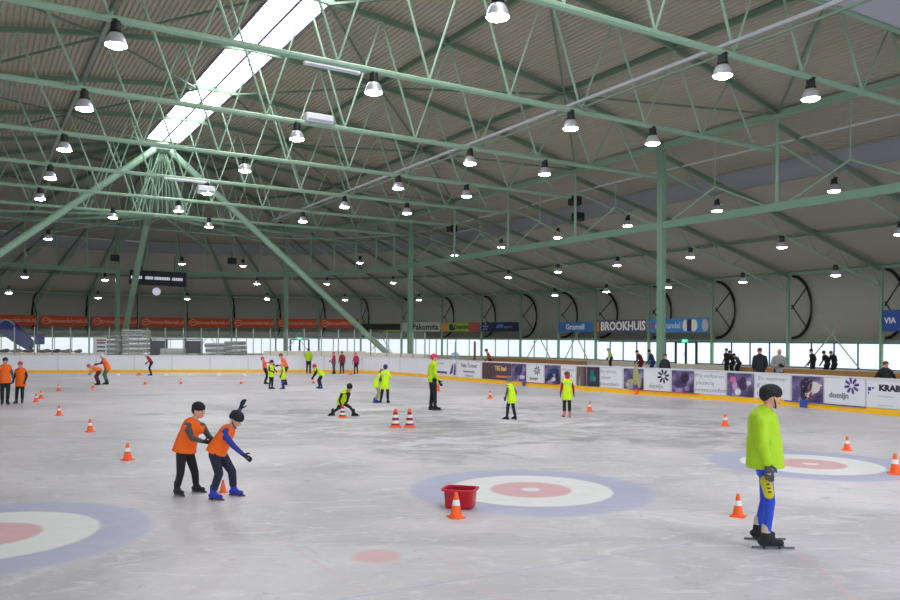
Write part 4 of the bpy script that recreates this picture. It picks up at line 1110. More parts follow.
def person(label, J, Fd, S, spec, base, group=None, vox=.012, cat='person'):
    """J: joints in world-aligned local metres from base. Fd: facing (unit). S: stature scale (1 = 1.75 m)."""
    Fd = V3(Fd).normalized(); Fd2 = V3((Fd.x, Fd.y, 0)).normalized(); Lt = V3((-Fd2.y, Fd2.x, 0)); UP = V3((0,0,1))
    P, Nk, H = J['pelvis'], J['neck'], J['head']
    tor = (Nk - P).normalized(); shv = (J['sh'][0] - J['sh'][1])
    sh = shv.normalized() if shv.length > .02 else Lt
    fr = sh.cross(tor).normalized()
    if fr.dot(Fd2) < 0 and fr.length > .1: fr = fr
    fl = fr                                              # flatten direction of the torso
    HF = V3(J.get('look', Fd)).normalized(); HL = UP.cross(HF).normalized(); HU = HF.cross(HL).normalized()
    dk = spec.get('depth', 1.0)
    b = MB()
    # body: head, neck, torso, limbs, hands as one continuous surface
    hs = spec.get('head', 1.0)*S**.55
    b.ell(H + HU*.02*hs, .098*hs, .078*hs, .115*hs, HF, HL, HU)
    b.cap(H - HU*.06*hs + HF*.025*hs, .055*hs, H - HU*.07*hs + HF*.05*hs, .038*hs)
    b.cap(H + HF*.092*hs + HU*.01*hs, .012*hs, H + HF*.112*hs - HU*.018*hs, .016*hs)
    for s in (1, -1): b.ell(H + HL*.078*hs*s - HF*.005*hs, .024*hs, .012*hs, .034*hs, HF, HL, HU, 8, 6)
    b.cap(H - HU*.05*hs, .052*hs, Nk, .056*S)
    b.cap(Nk - tor*.10*S, .125*S, lerp(P, Nk, .45), .118*S, fl, .72); b.cap(lerp(P, Nk, .5), .115*S, P, .128*S, fl, .78)
    for i in (0, 1):
        s_, e_, w_ = J['sh'][i], J['el'][i], J['wr'][i]
        b.cap(s_, .052*S, e_, .038*S); b.cap(e_, .038*S, w_, .026*S); b.cap(s_, .05*S, Nk - tor*.07*S, .06*S)
        h_, k_, a_ = J['hip'][i], J['kn'][i], J['an'][i]
        b.cap(h_, .078*S, k_, .052*S); b.cap(k_, .052*S, a_, .036*S); b.cap(h_, .08*S, P, .1*S)
    def hand(m, i, r=1.0):
        r = r*.8 if (m is b and spec.get('gloves')) else r
        e_, w_ = J['el'][i], J['wr'][i]; d = J.get('hd', [None, None])[i]
        d = (w_ - e_).normalized() if d is None else V3(d).normalized()
        side = d.cross(UP if abs(d.z) < .85 else Fd2).normalized(); up = side.cross(d).normalized()
        k = S*r
        # palm normal: side ; spread direction: up
        m.cap(w_, .026*k, w_ + d*.085*k, .036*k, side, .55)
        for j, (o, Lf) in enumerate(((.030,.070),(.010,.080),(-.010,.074),(-.029,.058))):
            b0 = w_ + d*.085*k + up*o*k; b1 = b0 + d*Lf*.55*k + side*.008*k; b2 = b1 + (d*.7 + side*.55).normalized()*Lf*.5*k
            m.cap(b0, .0105*k, b1, .0098*k, n=8, h=2); m.cap(b1, .0098*k, b2, .008*k, n=8, h=2)
        t0 = w_ + d*.03*k + up*.028*k; t1 = t0 + (d*.6 + up*.8).normalized()*.042*k; t2 = t1 + (d*.9 + up*.15 + side*.3).normalized()*.032*k
        m.cap(t0, .014*k, t1, .0115*k, n=8, h=2); m.cap(t1, .0115*k, t2, .009*k, n=8, h=2)
    for i in (0, 1): hand(b, i)
    for i in (0, 1):
        a_ = J['an'][i]; td = V3(J['toe'][i]).normalized(); b.cap(a_ - UP*.02*S, .03*S, a_ + td*.05*S - UP*.03*S, .024*S)
    me = remesh(b, vox, 3); me.materials.append(SKIN)
    root = obj('person', me, None) if False else bpy.data.objects.new('person', me); COL.objects.link(root)
    root.location = base; tag(root, label, cat, group)
    def part(name, mb, m, it=4, v=None, parent=None):
        me = remesh(mb, v or vox, it); me.materials.append(m); o = bpy.data.objects.new(name, me); COL.objects.link(o); o.parent = parent or root; return o
    # trousers
    bz = spec.get('leg_r', 1.12)
    m = MB()
    for i in (0, 1):
        h_, k_, a_ = J['hip'][i], J['kn'][i], J['an'][i]; e_ = lerp(k_, a_, .86)
        m.cap(h_, .094*S*bz, k_, .068*S*bz); m.cap(k_, .068*S*bz, lerp(k_, e_, .4), .062*S*bz); m.frust(lerp(k_, e_, .3), .064*S*bz, e_, .056*S*bz); m.cap(h_, .098*S, P + tor*.03*S, .118*S)
    part('trousers', m, spec['legs'])
    # jacket (torso + sleeves)
    w = spec.get('wide', 1.0)
    jl = spec.get('jacket_len', .04)       # how far it falls below the pelvis
    dn = -tor*.5 - UP*.5
    m = MB()
    if spec.get('jacket', True):
        m.cap(Nk - tor*.09*S, .138*S*w, lerp(P, Nk, .45), .145*S*w, fl, .80*dk); m.frust(lerp(P, Nk, .5), .143*S*w, P + dn*(jl+.06*S), .160*S*w, fl, .86*dk)
        m.cap(Nk - tor*.06*S, .09*S, Nk + tor*(.035 if spec.get('collar') else .005)*S, .064*S)
        m.cap(J['sh'][0], .072*S, J['sh'][1], .072*S); m.cap(lerp(J['sh'][0], Nk, .5), .07*S, lerp(J['sh'][1], Nk, .5), .07*S)
        for i in (0, 1):
            s_, e_, w_ = J['sh'][i], J['el'][i], J['wr'][i]; q = spec.get('sleeve_r', 1.0)
            m.cap(s_, .068*S*q, e_, .052*S*q); m.cap(e_, .052*S*q, lerp(e_, w_, .96), .039*S*q)
        if spec.get('belly'): m.cap(lerp(P, Nk, .35) + Fd2*.05*S, .14*S, lerp(P, Nk, .1) + Fd2*.04*S, .14*S)
        if spec.get('sleeve_mat'):
            pass
        part('jacket', m, spec['top'])
        if spec.get('hood'):
            m = MB(); m.cap(Nk - fr*.03*S, .085*S, Nk + tor*.09*S - HF*.02, .10*S); part('hood', m, spec['hood'])
    if spec.get('vest'):
        m = MB(); vl = spec.get('vest_len', .16)*S; vw = spec.get('vest_w', 1.0)
        m.cap(J['sh'][0] - tor*.012, .080*S, J['sh'][1] - tor*.012, .080*S); m.cap(J['sh'][0]*.9+J['sh'][1]*.1 - tor*.06*S, .10*S, J['sh'][1]*.9+J['sh'][0]*.1 - tor*.06*S, .10*S)
        m.cap(Nk - tor*.10*S, .152*S*vw, lerp(P, Nk, .45), .160*S*vw, fl, .84)
        vdir = spec.get('vest_dir', -tor*.6 - UP*.4); vdir = V3(vdir).normalized()
        m.frust(lerp(P, Nk, .55), .158*S*vw, P, .182*S*vw, fl, .88); m.frust(P + (Nk-P)*.04, .182*S*vw, P + vdir*(vl+.03*S), .196*S*vw, fl, .86)
        o = part('vest', m, spec['vest'])
        if spec.get('vest_print'):
            c = lerp(P, Nk, .68) - fr*.155*S*spec.get('print_side', 1)
            mm = MB(); mm.box(c, (.20*S,.07*S,.012), sh, tor, fr, bev=.003); obj('back_print', mm, mat('vest print grey', srgb(186,200,190), .7), root)
    # gloves
    if spec.get('gloves'):
        for i in (0, 1):
            m = MB(); hand(m, i, 1.22); w_ = J['wr'][i]; m.cap(lerp(J['el'][i], w_, .82), .037*S, w_, .036*S)
            part('glove', m, spec['gloves'], 2, max(.006, vox*.6))
    # hat / helmet
    k = hs; hat = spec.get('hat')
    if hat:
        style, hm = hat; m = MB()
        if style == 'helmet':
            m.ell(H + HU*.062*k - HF*.006*k, .128*k, .102*k, .092*k, HF, HL, HU); m.ell(H + HU*.03*k - HF*.07*k, .06*k, .088*k, .075*k, HF, HL, HU)
            m.cap(H + HU*.05*k + HF*.09*k, .032*k, H + HU*.045*k + HF*.10*k, .03*k, HU, .5)
            o = part('helmet', m, hm, 2)
            mm = MB()
            for s in (1, -1): mm.path([H + HL*.082*k*s + HU*.02*k - HF*.01*k, H + HL*.08*k*s - HU*.05*k + HF*.02*k, H + HL*.02*k*s - HU*.115*k + HF*.05*k], .008*k, 6)
            obj('chin_strap', mm, BLACK, root)
        else:
            m.ell(H + HU*.055*k - HF*.012*k, .112*k, .094*k, .095*k, HF, HL, HU); m.ell(H + HU*.005*k - HF*.045*k, .068*k, .084*k, .07*k, HF, HL, HU)
            if style == 'bobble': m.ell(H + HU*.175*k, .035*k, .035*k, .035*k)
            part('knitted_hat', m, hm, 2)
    # face
    if spec.get('face', True):
        for s in (1, -1):
            mm = MB(); mm.ell(H + HL*.032*k*s + HF*.089*k + HU*.018*k, .010*k, .013*k, .010*k, HF, HL, HU, 8, 6); obj('eye', mm, EYEM, root)
        mm = MB(); mm.cap(H + HF*.088*k - HU*.058*k + HL*.02*k, .006*k, H + HF*.088*k - HU*.058*k - HL*.02*k, .006*k); obj('mouth', mm, LIP, root)
    # boots and blades
    for i in (0, 1):
        a_ = J['an'][i]; td = V3(J['toe'][i]); td = V3((td.x, td.y, td.z)).normalized(); bl_ = spec.get('blade', 1.0)
        tl = td.cross(UP).normalized(); tu = tl.cross(td).normalized()
        heel = a_ - tu*.055*S - td*.045*S; toe_ = a_ - tu*.065*S + td*.15*S
        m = MB(); m.cap(a_ + tu*spec.get('boot_h', .10)*S, .056*S, a_ - tu*.02*S, .056*S); m.cap(heel, .047*S, toe_, .042*S, tu, .9); m.cap(a_, .058*S, lerp(heel, toe_, .6), .048*S)
        bo = part('skate_boot', m, spec['boots'], 2, max(.008, vox*.8))
        if spec.get('sock'):
            mm = MB(); mm.cap(a_ + tu*.11*S, .047*S, a_ + tu*.05*S, .05*S); part('sock', mm, spec['sock'], 2)
        sole = a_ - tu*.105*S
        mm = MB(); mid = lerp(heel, toe_, .5); ln = (.17 if bl_ <= 1 else .2)*S*bl_
        zb = .004
        c = V3((mid.x, mid.y, max(zb + .012, (mid - tu*.075*S).z)))
        mm.box(c + td*.02*S*bl_, (ln*2, .008, .024), td, tl, tu); obj('blade', mm, BLADE, bo)
        mm = MB()
        for q in (-.07, .09): mm.tube(mid + td*q*S - tu*.03*S, mid + td*q*S*1.0 - tu*.072*S, .016*S, 6)
        mm.box(mid + td*.01*S - tu*.034*S, (.25*S, .05*S, .014*S), td, tl, tu)
        obj('blade_post', mm, BLACK, bo)
    return root

# ---- pose helpers
def mk(pose, S, face, spec):
    """pose: dict of (f, u) or (f, u, l) in metres for a 1.75 m figure; facing angle in degrees, 0 = picture-right, 90 = away"""
    a = math.radians(face); Fv = V3((math.cos(a), math.sin(a), 0)); Lv = V3((-math.sin(a), math.cos(a), 0))
    g = lambda t, l=0: (Fv*t[0] + Lv*(t[2] if len(t) > 2 else l) + V3((0,0,t[1]))) * S
    J = {'pelvis': g(pose['pelvis']), 'neck': g(pose['neck']), 'head': g(pose['head'])}
    P, N = J['pelvis'], J['neck']; tor = (N-P).normalized()
    shw = spec.get('shw', .175 if S > .93 else .150)*S
    c = N - tor*.085*S; tw = math.radians(pose.get('twist', 0)); Ls = Lv*math.cos(tw) + Fv*math.sin(tw)
    J['sh'] = [c + Ls*shw, c - Ls*shw]
    J['el'] = [g(pose['el'][0]), g(pose['el'][1])]; J['wr'] = [g(pose['wr'][0]), g(pose['wr'][1])]
    J['hip'] = [P + Lv*.085*S - V3((0,0,.02))*S, P - Lv*.085*S - V3((0,0,.02))*S]
    J['kn'] = [g(pose['kn'][0]), g(pose['kn'][1])]; J['an'] = [g(pose['an'][0]), g(pose['an'][1])]
    td = pose.get('toe', (0, 0)); J['toe'] = [Fv*math.cos(math.radians(t)) + Lv*math.sin(math.radians(t)) for t in td]
    lk = pose.get('look', (1, 0, 0)); J['look'] = Fv*lk[0] + Lv*lk[2] + V3((0,0,lk[1]))
    return J, Fv
STAND = dict(pelvis=(0,.98), neck=(.01,1.50), head=(.05,1.635), el=((-.03,1.17,.235),(-.03,1.17,-.235)), wr=((.06,.95,.25),(.06,.95,-.25)),
             kn=((.03,.56,.10),(.03,.56,-.10)), an=((-.02,.13,.11),(-.02,.13,-.11)), toe=(12,-12), look=(1,-.08,0))
BEND = dict(pelvis=(-.12,.86), neck=(.28,1.20), head=(.42,1.27), el=((.30,.92,.24),(.30,.92,-.24)), wr=((.42,.72,.16),(.42,.72,-.16)),
            kn=((.08,.50,.12),(.08,.50,-.12)), an=((-.05,.13,.13),(-.05,.13,-.13)), toe=(10,-10), look=(1,-.5,0))
LEAN = dict(pelvis=(-.06,.92), neck=(.14,1.38), head=(.22,1.51), el=((.05,1.08,.25),(.05,1.08,-.25)), wr=((.22,.90,.2),(.22,.90,-.2)),
            kn=((.08,.54,.10),(.08,.54,-.10)), an=((-.04,.13,.11),(-.04,.13,-.11)), toe=(10,-10), look=(1,-.3,0))
def pose(base, **k): d = dict(base); d.update(k); return d
def put(px, py, hgt, face, ps, label, vox=.022, Z=None, zoff=0, **spec):
    S = hgt/1.75
    base = ice(px, py) if Z is None else V3(((px-450)*Z/F, Z, zoff))
    J, Fv = mk(ps, S, face, spec)
    spec.setdefault('boots', BLKC); spec.setdefault('gloves', BLKC); spec.setdefault('legs', BLKC)
    return person(label, J, Fv, S, spec, base, vox=vox)
def traced(px, py, Z0, joints, S, spec, label, face, look, toe, vox=.011, hd=None):
    """joints given as (picture column, row, metres further away) for figures seen close; real depth per joint"""
    base = V3(((px-450)*Z0/F, Z0, 0))
    def g(t): return at(t[0], t[1], Z0 + t[2]) - base
    J = {}
    for k, v in joints.items(): J[k] = [g(x) for x in v] if isinstance(v, list) else g(v)
    J['look'] = V3(look); J['toe'] = [V3(x) for x in toe]
    if hd: J['hd'] = hd
    for i in (0,1):
        J['an'][i].z = max(J['an'][i].z, .135*S)
    return person(label, J, V3(face), S, spec, base, vox=vox)

HATS = lambda n, c: ('knit', cloth(n, c))
# 1 tall skater in lime
traced(765, 547, ice(765,546).y, dict(head=(771,397.5,0), neck=(762.5,413,0), pelvis=(765,459,0),
    sh=[(763.5,423,.17),(761.5,424,-.17)], el=[(766,445,.24),(762.5,445,-.24)], wr=[(768,461,.20),(767.5,463,-.22)],
    hip=[(766,470,.10),(765,471,-.09)], kn=[(765,501,.22),(770,502,-.12)], an=[(758.0,529,.26),(766,538,-.12)]), 1.0,
    dict(top=LIME, legs=TIGHT, boots=BLKC, gloves=GREYC, hat=('helmet', cloth('black helmet cover', (24,25,30))), leg_r=.83, jacket_len=.03, wide=1.22, sleeve_r=1.25, collar=True, depth=1.22, boot_h=.02, belly=True, blade=1.15,
         sock=cloth('beige ankle guard', (196,184,160))),
    'tall skater in a lime green jacket, black helmet and blue tights standing sideways', (1,-.05,0), (1,-.02,-.03), [(1,-.06,0),(1,-.06,0)], hd=[(.1,.0,-1),(.1,0,-1)])
ZM = ice(765,546).y
man = [o for o in COL.objects if o.name.startswith('person') and o.parent is None][-1]
mb = MB(); 
# yellow thigh print follows the near thigh
k0, k1 = at(766,481,ZM-.18) - man.location, at(769,494,ZM-.205) - man.location
mb.cap(k0, .066, k1, .058, (0,1,0), .55); me = remesh(mb, .01, 2); me.materials.append(cloth('yellow thigh print', (196,186,30))); o = bpy.data.objects.new('thigh_print', me); COL.objects.link(o); o.parent = man; o['label'] = 'yellow print on the thigh of the tights'
for k in range(3):
    mm = MB(); c = lerp(k0, k1, .2+.3*k) + V3((0,-.036,0)); mm.box(c, (.035,.012,.014)); obj('printed_line', mm, BLKC, man)

# 2, 3 orange pair
traced(188, 495, ice(188,494.5).y, dict(head=(198.5,411,0), neck=(192.5,421.5,0), pelvis=(184.5,449,0),
    sh=[(202,426,.15),(187,426.5,-.14)], el=[(208.5,436,.18),(192,438,-.24)], wr=[(212.5,439,.05),(203,441.5,-.22)],
    hip=[(189,453,.08),(181.5,454,-.07)], kn=[(195,473,.12),(180.5,473,-.12)], an=[(196,487.5,.16),(177,491,-.08)]), .80,
    dict(top=GREYC, legs=BLKC, boots=cloth('black skate boot', (34,36,38)), gloves=BLKC, hat=HATS('black knitted hat', (22,22,24)), vest=ORV, vest_w=1.22, vest_len=.02, jacket_len=-.04, head=1.05, blade=.95, leg_r=1.05),
    'child in a black knitted hat and orange vest pushing the skater in front', (1,-.1,0), (.95,-.25,-.2), [(.95,-.3,0),(.8,-.6,0)], hd=[(1,-.2,-.25),(1,0,-.1)])
traced(225, 499, ice(225,498.5).y, dict(head=(236,419.5,-.03), neck=(229.5,428,0), pelvis=(217,450,.02),
    sh=[(231.5,430,.16),(223.5,434,-.14)], el=[(236,418,.26),(233.5,446,-.22)], wr=[(240,409,.32),(243,454.5,-.26)],
    hip=[(221,454,.08),(214.5,454.5,-.07)], kn=[(232,471.5,.12),(219,473.5,-.10)], an=[(233.5,488.5,.18),(213,495,-.12)]), .80,
    dict(top=BLUEC, legs=NAVY, boots=cloth('blue skate boot', (44,54,170)), gloves=cloth('dark glove', (30,34,52)), hat=('helmet', cloth('black round helmet', (26,24,34))), vest=ORV, vest_w=1.12, vest_len=.02, jacket_len=-.04, head=1.0, blade=.95, leg_r=1.15,
         vest_dir=(-.35,0,-.9)),
    'child in an orange vest and blue sleeves leaning forward with one arm raised', (1,-.2,0), (.8,-.35,-.5), [(1,-.25,0),(.95,-.3,0)], hd=[(.35,.1,.9),(.8,-.1,-.5)])

# children at the picture edge, far-left pair
put(5, 404.5, 1.55, -55, pose(STAND, wr=((.10,.98,.26),(.05,.98,-.26)), an=((-.02,.13,.08),(.0,.13,-.09))), 'child with navy hat and orange vest holding hands with the smaller one', vox=.018, top=cloth('blue grey sleeve', (50,90,120)), hat=HATS('navy hat', (32,40,86)), vest=ORV, vest_len=.14, boots=BLKC)
put(20.5, 403.5, 1.40, -80, pose(STAND, wr=((.08,1.0,.22),(.08,1.0,-.26)), kn=((.03,.56,.08),(.03,.56,-.13)), an=((-.02,.13,.06),(0,.13,-.16))), 'small child with crimson hat and orange vest holding hands', vox=.018, top=BLKC, hat=HATS('crimson hat', (190,36,70)), vest=ORV, vest_len=.22, vest_w=1.1, boots=cloth('grey skate boot', (70,62,66)))
put(97.5, 385, 1.42, 182, pose(BEND, neck=(.34,1.06), head=(.50,1.08)), 'bending child in pink and orange being pushed from behind', vox=.022, top=cloth('peach jacket', (240,140,110)), hat=HATS('mauve hat', (170,100,160)), vest=cloth('pale orange vest', (250,120,60)), vest_len=.02, legs=cloth('plum trousers', (84,36,56)), boots=BLKC, gloves=cloth('pink glove', (220,130,140)))
put(106, 384.5, 1.55, 188, pose(LEAN, el=((.22,1.15,.24),(.22,1.15,-.24)), wr=((.44,1.10,.16),(.44,1.10,-.16))), 'child with white hat, purple sleeves and green trousers pushing the bending child', vox=.022, top=cloth('purple sleeve', (100,50,130)), hat=HATS('white hat', (222,222,224)), vest=ORV, vest_len=.14, legs=cloth('green trousers', (52,120,92)), boots=cloth('dark brown boot', (50,30,34)))
put(150.5, 375.5, 1.50, 200, pose(LEAN, neck=(.22,1.32), head=(.32,1.42)), 'lone far skater with white hat and red striped jacket leaning forward', vox=.024, top=cloth('dull red jacket', (160,50,60)), hat=HATS('white hat', (222,222,224)), boots=NAVY)
put(266, 384, 1.45, 20, pose(BEND, neck=(.28,1.30), head=(.40,1.38), el=((.3,1.05,.24),(.34,1.08,-.2)), wr=((.6,1.0,.12),(.6,1.0,-.12))) if False else pose(LEAN, neck=(-.12,1.36), head=(-.22,1.48), el=((.1,1.28,.2),(.1,1.28,-.2)), wr=((.36,1.18,.1),(.36,1.18,-.12))), 'child in orange with pink hat leaning back behind the navy-hatted child', vox=.024, top=cloth('coral jacket', (250,110,70)), hat=HATS('pink hat', (222,60,110)), legs=BLKC)
put(271, 389, 1.25, -30, pose(STAND, wr=((.28,1.1,.15),(.28,1.1,-.2)), el=((.05,1.2,.25),(.05,1.2,-.25))), 'small child in lime vest and navy hat facing the adult in orange', vox=.02, top=BLKC, hat=HATS('navy hat', (32,40,86)), vest=NEON, vest_len=.20, vest_w=1.12, boots=cloth('red black boot', (90,30,36)), head=1.12)
put(285, 385, 1.62, 195, pose(LEAN, wr=((.34,1.02,.12),(.34,1.02,-.12))), 'adult in orange jacket and grey hat bending over the lime-vested child', vox=.022, top=cloth('soft orange jacket', (255,112,64)), hat=HATS('grey brown hat', (96,84,86)), legs=NAVY, boots=NAVY, wide=1.08)
put(283, 389, 1.12, 170, pose(STAND, pelvis=(0,.95), head=(.06,1.62)), 'small child in a lime vest tucked in front of the adult in orange', vox=.02, top=cloth('dull red sleeve', (150,60,60)), hat=HATS('pale peach hat', (224,150,130)), vest=NEON, vest_len=.26, vest_w=1.1, legs=cloth('violet trousers', (60,40,120)), boots=cloth('violet boot', (50,40,120)), head=1.1)
put(308.5, 373.6, 1.62, 92, pose(STAND, el=((-.02,1.2,.26),(-.02,1.2,-.26)), wr=((.16,1.02,.18),(.16,1.02,-.18))), 'adult in a lime jacket standing against the far boards, seen from behind', vox=.024, top=cloth('yellow green jacket', (170,210,20)), hat=HATS('dark hat', (40,46,50)), wide=1.1)
put(320, 388.5, 1.28, 200, pose(BEND, neck=(.26,1.24), head=(.34,1.34), an=((-.05,.13,.24),(.0,.13,-.22)), kn=((.05,.5,.2),(.08,.5,-.18))), 'child with red hat and lime vest stooping towards the small cone', vox=.02, top=BLKC, hat=HATS('red hat', (190,30,60)), vest=NEON, vest_len=.14, vest_w=1.1, legs=NAVY, boots=BLUEC, head=1.05)
put(334, 373.8, 1.38, 215, pose(STAND, el=((.18,1.25,.22),(.0,1.2,-.25)), wr=((.40,1.08,.22),(.05,1.0,-.25))), 'child in a crimson jacket pointing along the boards', vox=.024, top=cloth('crimson jacket', (178,28,56)), hat=HATS('bright pink hat', (226,50,90)), legs=cloth('grey green trousers', (80,92,92)))
put(342, 373.6, 1.42, 265, STAND, 'child in a dark red jacket and navy hat standing at the boards', vox=.024, top=cloth('dark red jacket', (150,36,44)), hat=HATS('navy hat', (32,40,86)), legs=cloth('dark grey trousers', (44,46,52)), wide=1.15)
put(356, 374.0, 1.36, 262, STAND, 'child in a magenta jacket with a pink hat, last of those by the boards', vox=.024, top=cloth('magenta jacket', (192,30,86)), hat=HATS('bright pink hat', (226,50,90)), legs=BLKC)
# straddling child over the striped cone
traced(343, 417.3, 23.1, dict(head=(349.5,388,-.15), neck=(346.5,391.5,0), pelvis=(342,402,.25),
    sh=[(349,394,-.05),(341.5,394.5,-.02)], el=[(347.5,401,-.25),(339.5,401,-.22)], wr=[(343.5,405.5,-.32),(342,406.5,-.30)],
    hip=[(344,403.5,.22),(340.5,403.5,.22)], kn=[(350.5,407.5,.1),(337.5,409,.1)], an=[(353.5,414.5,-.05),(332.8,414.5,.0)]), .80,
    dict(top=BLKC, legs=BLKC, boots=BLKC, gloves=BLKC, hat=HATS('black knitted hat', (22,22,24)), vest=NEON, vest_w=1.2, sleeve_r=.85, vest_len=.05, jacket_len=-.04, head=1.1, vest_dir=(.35,-.1,-.8), leg_r=.85),
    'child in a lime vest and black hat straddling a striped cone', (.2,-1,0), (.25,-.8,-.5), [(1,-.2,0),(-.7,-.6,0)], vox=.018)
# pair in lime
put(377.5, 402.8, 1.24, 10, pose(LEAN, el=((.16,1.12,.2),(.1,1.1,-.25)), wr=((.36,1.14,.1),(.26,1.25,-.2)), an=((-.06,.13,.11),(-.16,.13,-.12))), 'child with a mauve hat and lime vest pressed against the taller one', vox=.018, top=cloth('slate sleeve', (70,84,96)), hat=HATS('mauve helmet hat', (130,100,150)), vest=NEON, vest_len=.12, vest_w=1.1, legs=cloth('pale olive trousers', (150,160,100)), boots=cloth('blue violet boot', (56,56,170)), head=1.1)
put(385, 403, 1.32, 80, pose(STAND, an=((-.02,.13,.20),(-.02,.13,-.14)), kn=((.03,.56,.14),(.03,.56,-.12)), wr=((.22,1.2,.16),(.22,1.2,-.16)), el=((.02,1.2,.26),(.02,1.2,-.26))), 'child with a blue hat and long lime vest seen from behind', vox=.018, top=NEON, hat=HATS('royal blue hat', (34,52,120)), vest=NEON, vest_len=.30, vest_w=1.15, vest_print=True, head=1.05)
# adult in neon with pink hat
put(432.5, 410.3, 1.78, 25, pose(STAND, wr=((.08,.97,.22),(.10,.94,-.24)), an=((-.02,.13,.09),(.04,.13,-.10)), look=(1,-.02,-.2)), 'tall adult in a bright lime jacket, pink hat and navy trousers holding still', vox=.016, top=cloth('bright lime jacket', (190,226,8)), hat=HATS('hot pink hat', (226,44,96)), legs=cloth('dark navy trousers', (24,26,42)), wide=1.05, leg_r=1.05)
# grey hat child, red hood child
put(511, 419.5, 1.22, 140, pose(LEAN, pelvis=(-.02,.95), neck=(.06,1.42), head=(.10,1.58), el=((.02,1.12,.26),(-.05,1.1,-.26)), wr=((.1,.92,.24),(-.02,.88,-.24)), an=((.10,.13,.13),(-.12,.13,-.12)), kn=((.08,.54,.11),(-.02,.54,-.11))), 'child with a grey hat, charcoal sleeves and lime vest gliding alone', vox=.016, top=cloth('charcoal jacket', (82,88,92)), hat=HATS('mid grey hat', (104,98,110)), vest=NEON, vest_len=.26, vest_w=1.12, head=1.1)
put(567, 417, 1.30, 95, pose(STAND, look=(1,0,.2), wr=((.04,.95,.25),(.02,.95,-.27))), 'child in a lime vest with a red hood seen from behind', vox=.016, top=cloth('deep red jacket', (160,24,40)), hat=HATS('brown hat', (92,70,66)), hood=cloth('red hood', (196,20,50)), vest=NEON, vest_len=.28, vest_w=1.12, vest_print=True, boots=cloth('pink boot', (206,120,120)), head=1.05)
# ---- beyond the boards
def far(px, headtop, hgt, face, ps, label, Z, **k):
    return put(px, 0, hgt, face, ps, label, vox=.02, Z=Z, **k)
CROUCH = pose(BEND, pelvis=(-.15,.80), neck=(.22,1.15), head=(.36,1.22), wr=((-.15,.95,.1),(-.15,.95,-.1)), el=((.0,1.0,.25),(.0,1.0,-.25)))
far(489.5, 351, 1.75, 175, pose(LEAN, neck=(.12,1.36), head=(.2,1.50)), 'distant skater in orange and brown bending beyond the plum panel', 52, top=cloth('burnt orange jacket', (176,84,44)), hat=HATS('dark brown hat', (60,40,34)))
far(611, 350, 1.75, 150, LEAN, 'distant skater in a pale lime top beyond the writing panel', 60, top=cloth('pale lime top', (186,206,120)), hat=HATS('pale grey hat', (176,180,180)))
far(641, 352, 1.80, 195, pose(LEAN, neck=(.16,1.34), head=(.26,1.46)), 'distant skater in a dark red suit leaning forward', 49, top=cloth('maroon suit', (120,30,44)), legs=cloth('maroon suit', (120,30,44)), hat=HATS('dark red hat', (90,40,50)))
far(652.5, 350, 1.80, 190, pose(LEAN, neck=(.12,1.38), head=(.2,1.5)), 'distant skater in a blue and black suit behind the one in dark red', 48, top=cloth('blue black suit', (40,60,110)), legs=cloth('mid blue legs', (30,50,140)), hat=HATS('black hat', (24,24,28)))
far(665, 357, 1.62, 268, STAND, 'person in a dark jacket standing close behind the boards at the tall column', 36.0, top=cloth('dark slate jacket', (44,46,58)), hat=None, wide=1.15)
far(727, 352, 1.75, 200, pose(STAND, neck=(.06,1.46)), 'dark-clad skater standing at the front of the group of three', 50, top=BLKC, hat=HATS('black hat', (24,24,28)))
far(732.5, 353, 1.72, 195, LEAN, 'dark-clad skater in the middle of the group of three', 50.8, top=cloth('black jacket', (34,34,40)), hat=HATS('dark grey hat', (50,50,56)))
far(738, 356, 1.72, 195, pose(BEND, neck=(.16,1.24), head=(.28,1.34)), 'dark-clad skater bending at the back of the group of three', 50.2, top=cloth('dark striped jacket', (60,62,70)), hat=HATS('black hat', (24,24,28)))
far(760, 347, 1.86, 80, pose(STAND, wr=((.10,1.0,.2),(.10,1.0,-.2))), 'man in a black jacket and jeans standing behind the boards, seen from behind', 31.2, zoff=.10, top=cloth('black jacket two', (30,31,34)), legs=cloth('blue jeans', (44,60,90)), hat=None, wide=1.14, sleeve_r=1.2)
far(779, 348.5, 1.84, 265, pose(STAND, wr=((.22,1.15,.05),(.22,1.12,-.05)), el=((.02,1.12,.27),(.02,1.12,-.27))), 'bald man in a grey and white sweater with folded arms behind the boards', 31.0, zoff=.10, top=cloth('grey white sweater', (150,150,146)), legs=cloth('dark jeans', (34,38,50)), hat=None, wide=1.1, sleeve_r=1.15)
far(813, 352.5, 1.80, 190, pose(STAND, neck=(.05,1.46), head=(.12,1.62)), 'dark skater alone on the outer track in front of the brace rods', 46.5, top=BLKC, hat=HATS('black hat', (24,24,28)))
far(827, 352.5, 1.80, 195, LEAN, 'dark skater ahead of the closely following one', 46.8, top=cloth('black jacket', (34,34,40)), hat=HATS('black hat', (24,24,28)))
far(834, 352.5, 1.80, 200, pose(LEAN, neck=(.1,1.42)), 'dark skater following closely with dark gloves', 46.2, top=BLKC, hat=HATS('black hat', (24,24,28)))
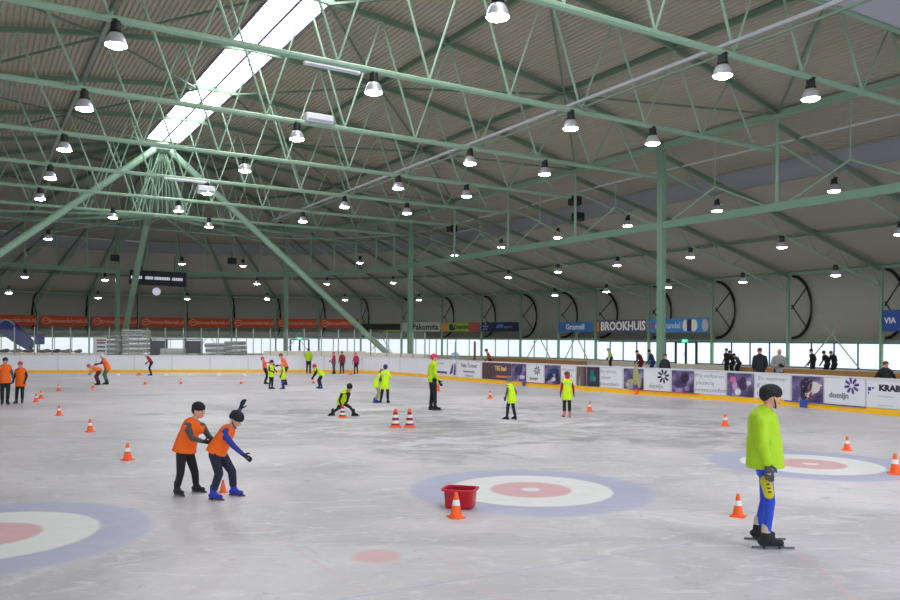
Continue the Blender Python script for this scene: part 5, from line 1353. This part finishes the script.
far(885.5, 361, 1.58, 262, pose(STAND, el=((-.02,1.18,.32),(-.02,1.18,-.32))), 'broad man in a black jacket close behind the KRAB panel', 26.3, top=cloth('black jacket three', (24,25,30)), hat=None, wide=1.3, sleeve_r=1.3)
# short hair for the bareheaded
for o in list(COL.objects):
    if o.name.startswith('person') and o.parent is None and not any(c.name.startswith(('knitted_hat','helmet')) for c in o.children) and 'bald' not in o['label']:
        eyes = [c for c in o.children if c.name.startswith('eye')]
        zt = max(v.co.z for v in o.data.vertices); top = [v.co for v in o.data.vertices if v.co.z > zt - .12]
        c = sum(top, V3())/len(top)
        f = sum((sum((v.co for v in e.data.vertices), V3())/len(e.data.vertices) for e in eyes), V3())/2 - c; f.z = 0; f.normalize()
        mb = MB(); mb.ell(c + V3((0,0,-.005)) - f*.02, .112, .094, .085, f, V3((-f.y,f.x,0)), V3((0,0,1)))
        me = remesh(mb, .02, 2); me.materials.append(cloth('short brown hair', (84,62,48))); h = bpy.data.objects.new('hair', me); COL.objects.link(h); h.parent = o
# ================================================================ light and camera
w = bpy.data.worlds.new('ambient fill sky'); SC.world = w; w.use_nodes = True
bg = w.node_tree.nodes['Background']; bg.inputs[0].default_value = (.86,.92,1,1); bg.inputs[1].default_value = 1.0  # added ambient fill, entering where the hall is left open behind the camera
cam = bpy.data.cameras.new('camera'); co = bpy.data.objects.new('camera', cam); COL.objects.link(co)
co.location = (0, 0, EYE); co.rotation_euler = (Matrix.Rotation(PI/2, 3, 'X') @ Matrix.Rotation(ROLL, 3, 'Z')).to_euler()
cam.sensor_fit = 'HORIZONTAL'; cam.sensor_width = 36; cam.lens = 36*F/900; cam.shift_y = (HOR-300)/900
cam.clip_end = 400
SC.camera = co
vs = SC.view_settings; vs.view_transform = 'Standard'; vs.look = 'None'; vs.exposure = 1.12; vs.gamma = 1.0; vs.use_curve_mapping = False
SC.cycles.use_denoising = True
SC.cycles.max_bounces = 6; SC.cycles.diffuse_bounces = 4; SC.cycles.transparent_max_bounces = 12
SC.cycles.sample_clamp_indirect = 6.0
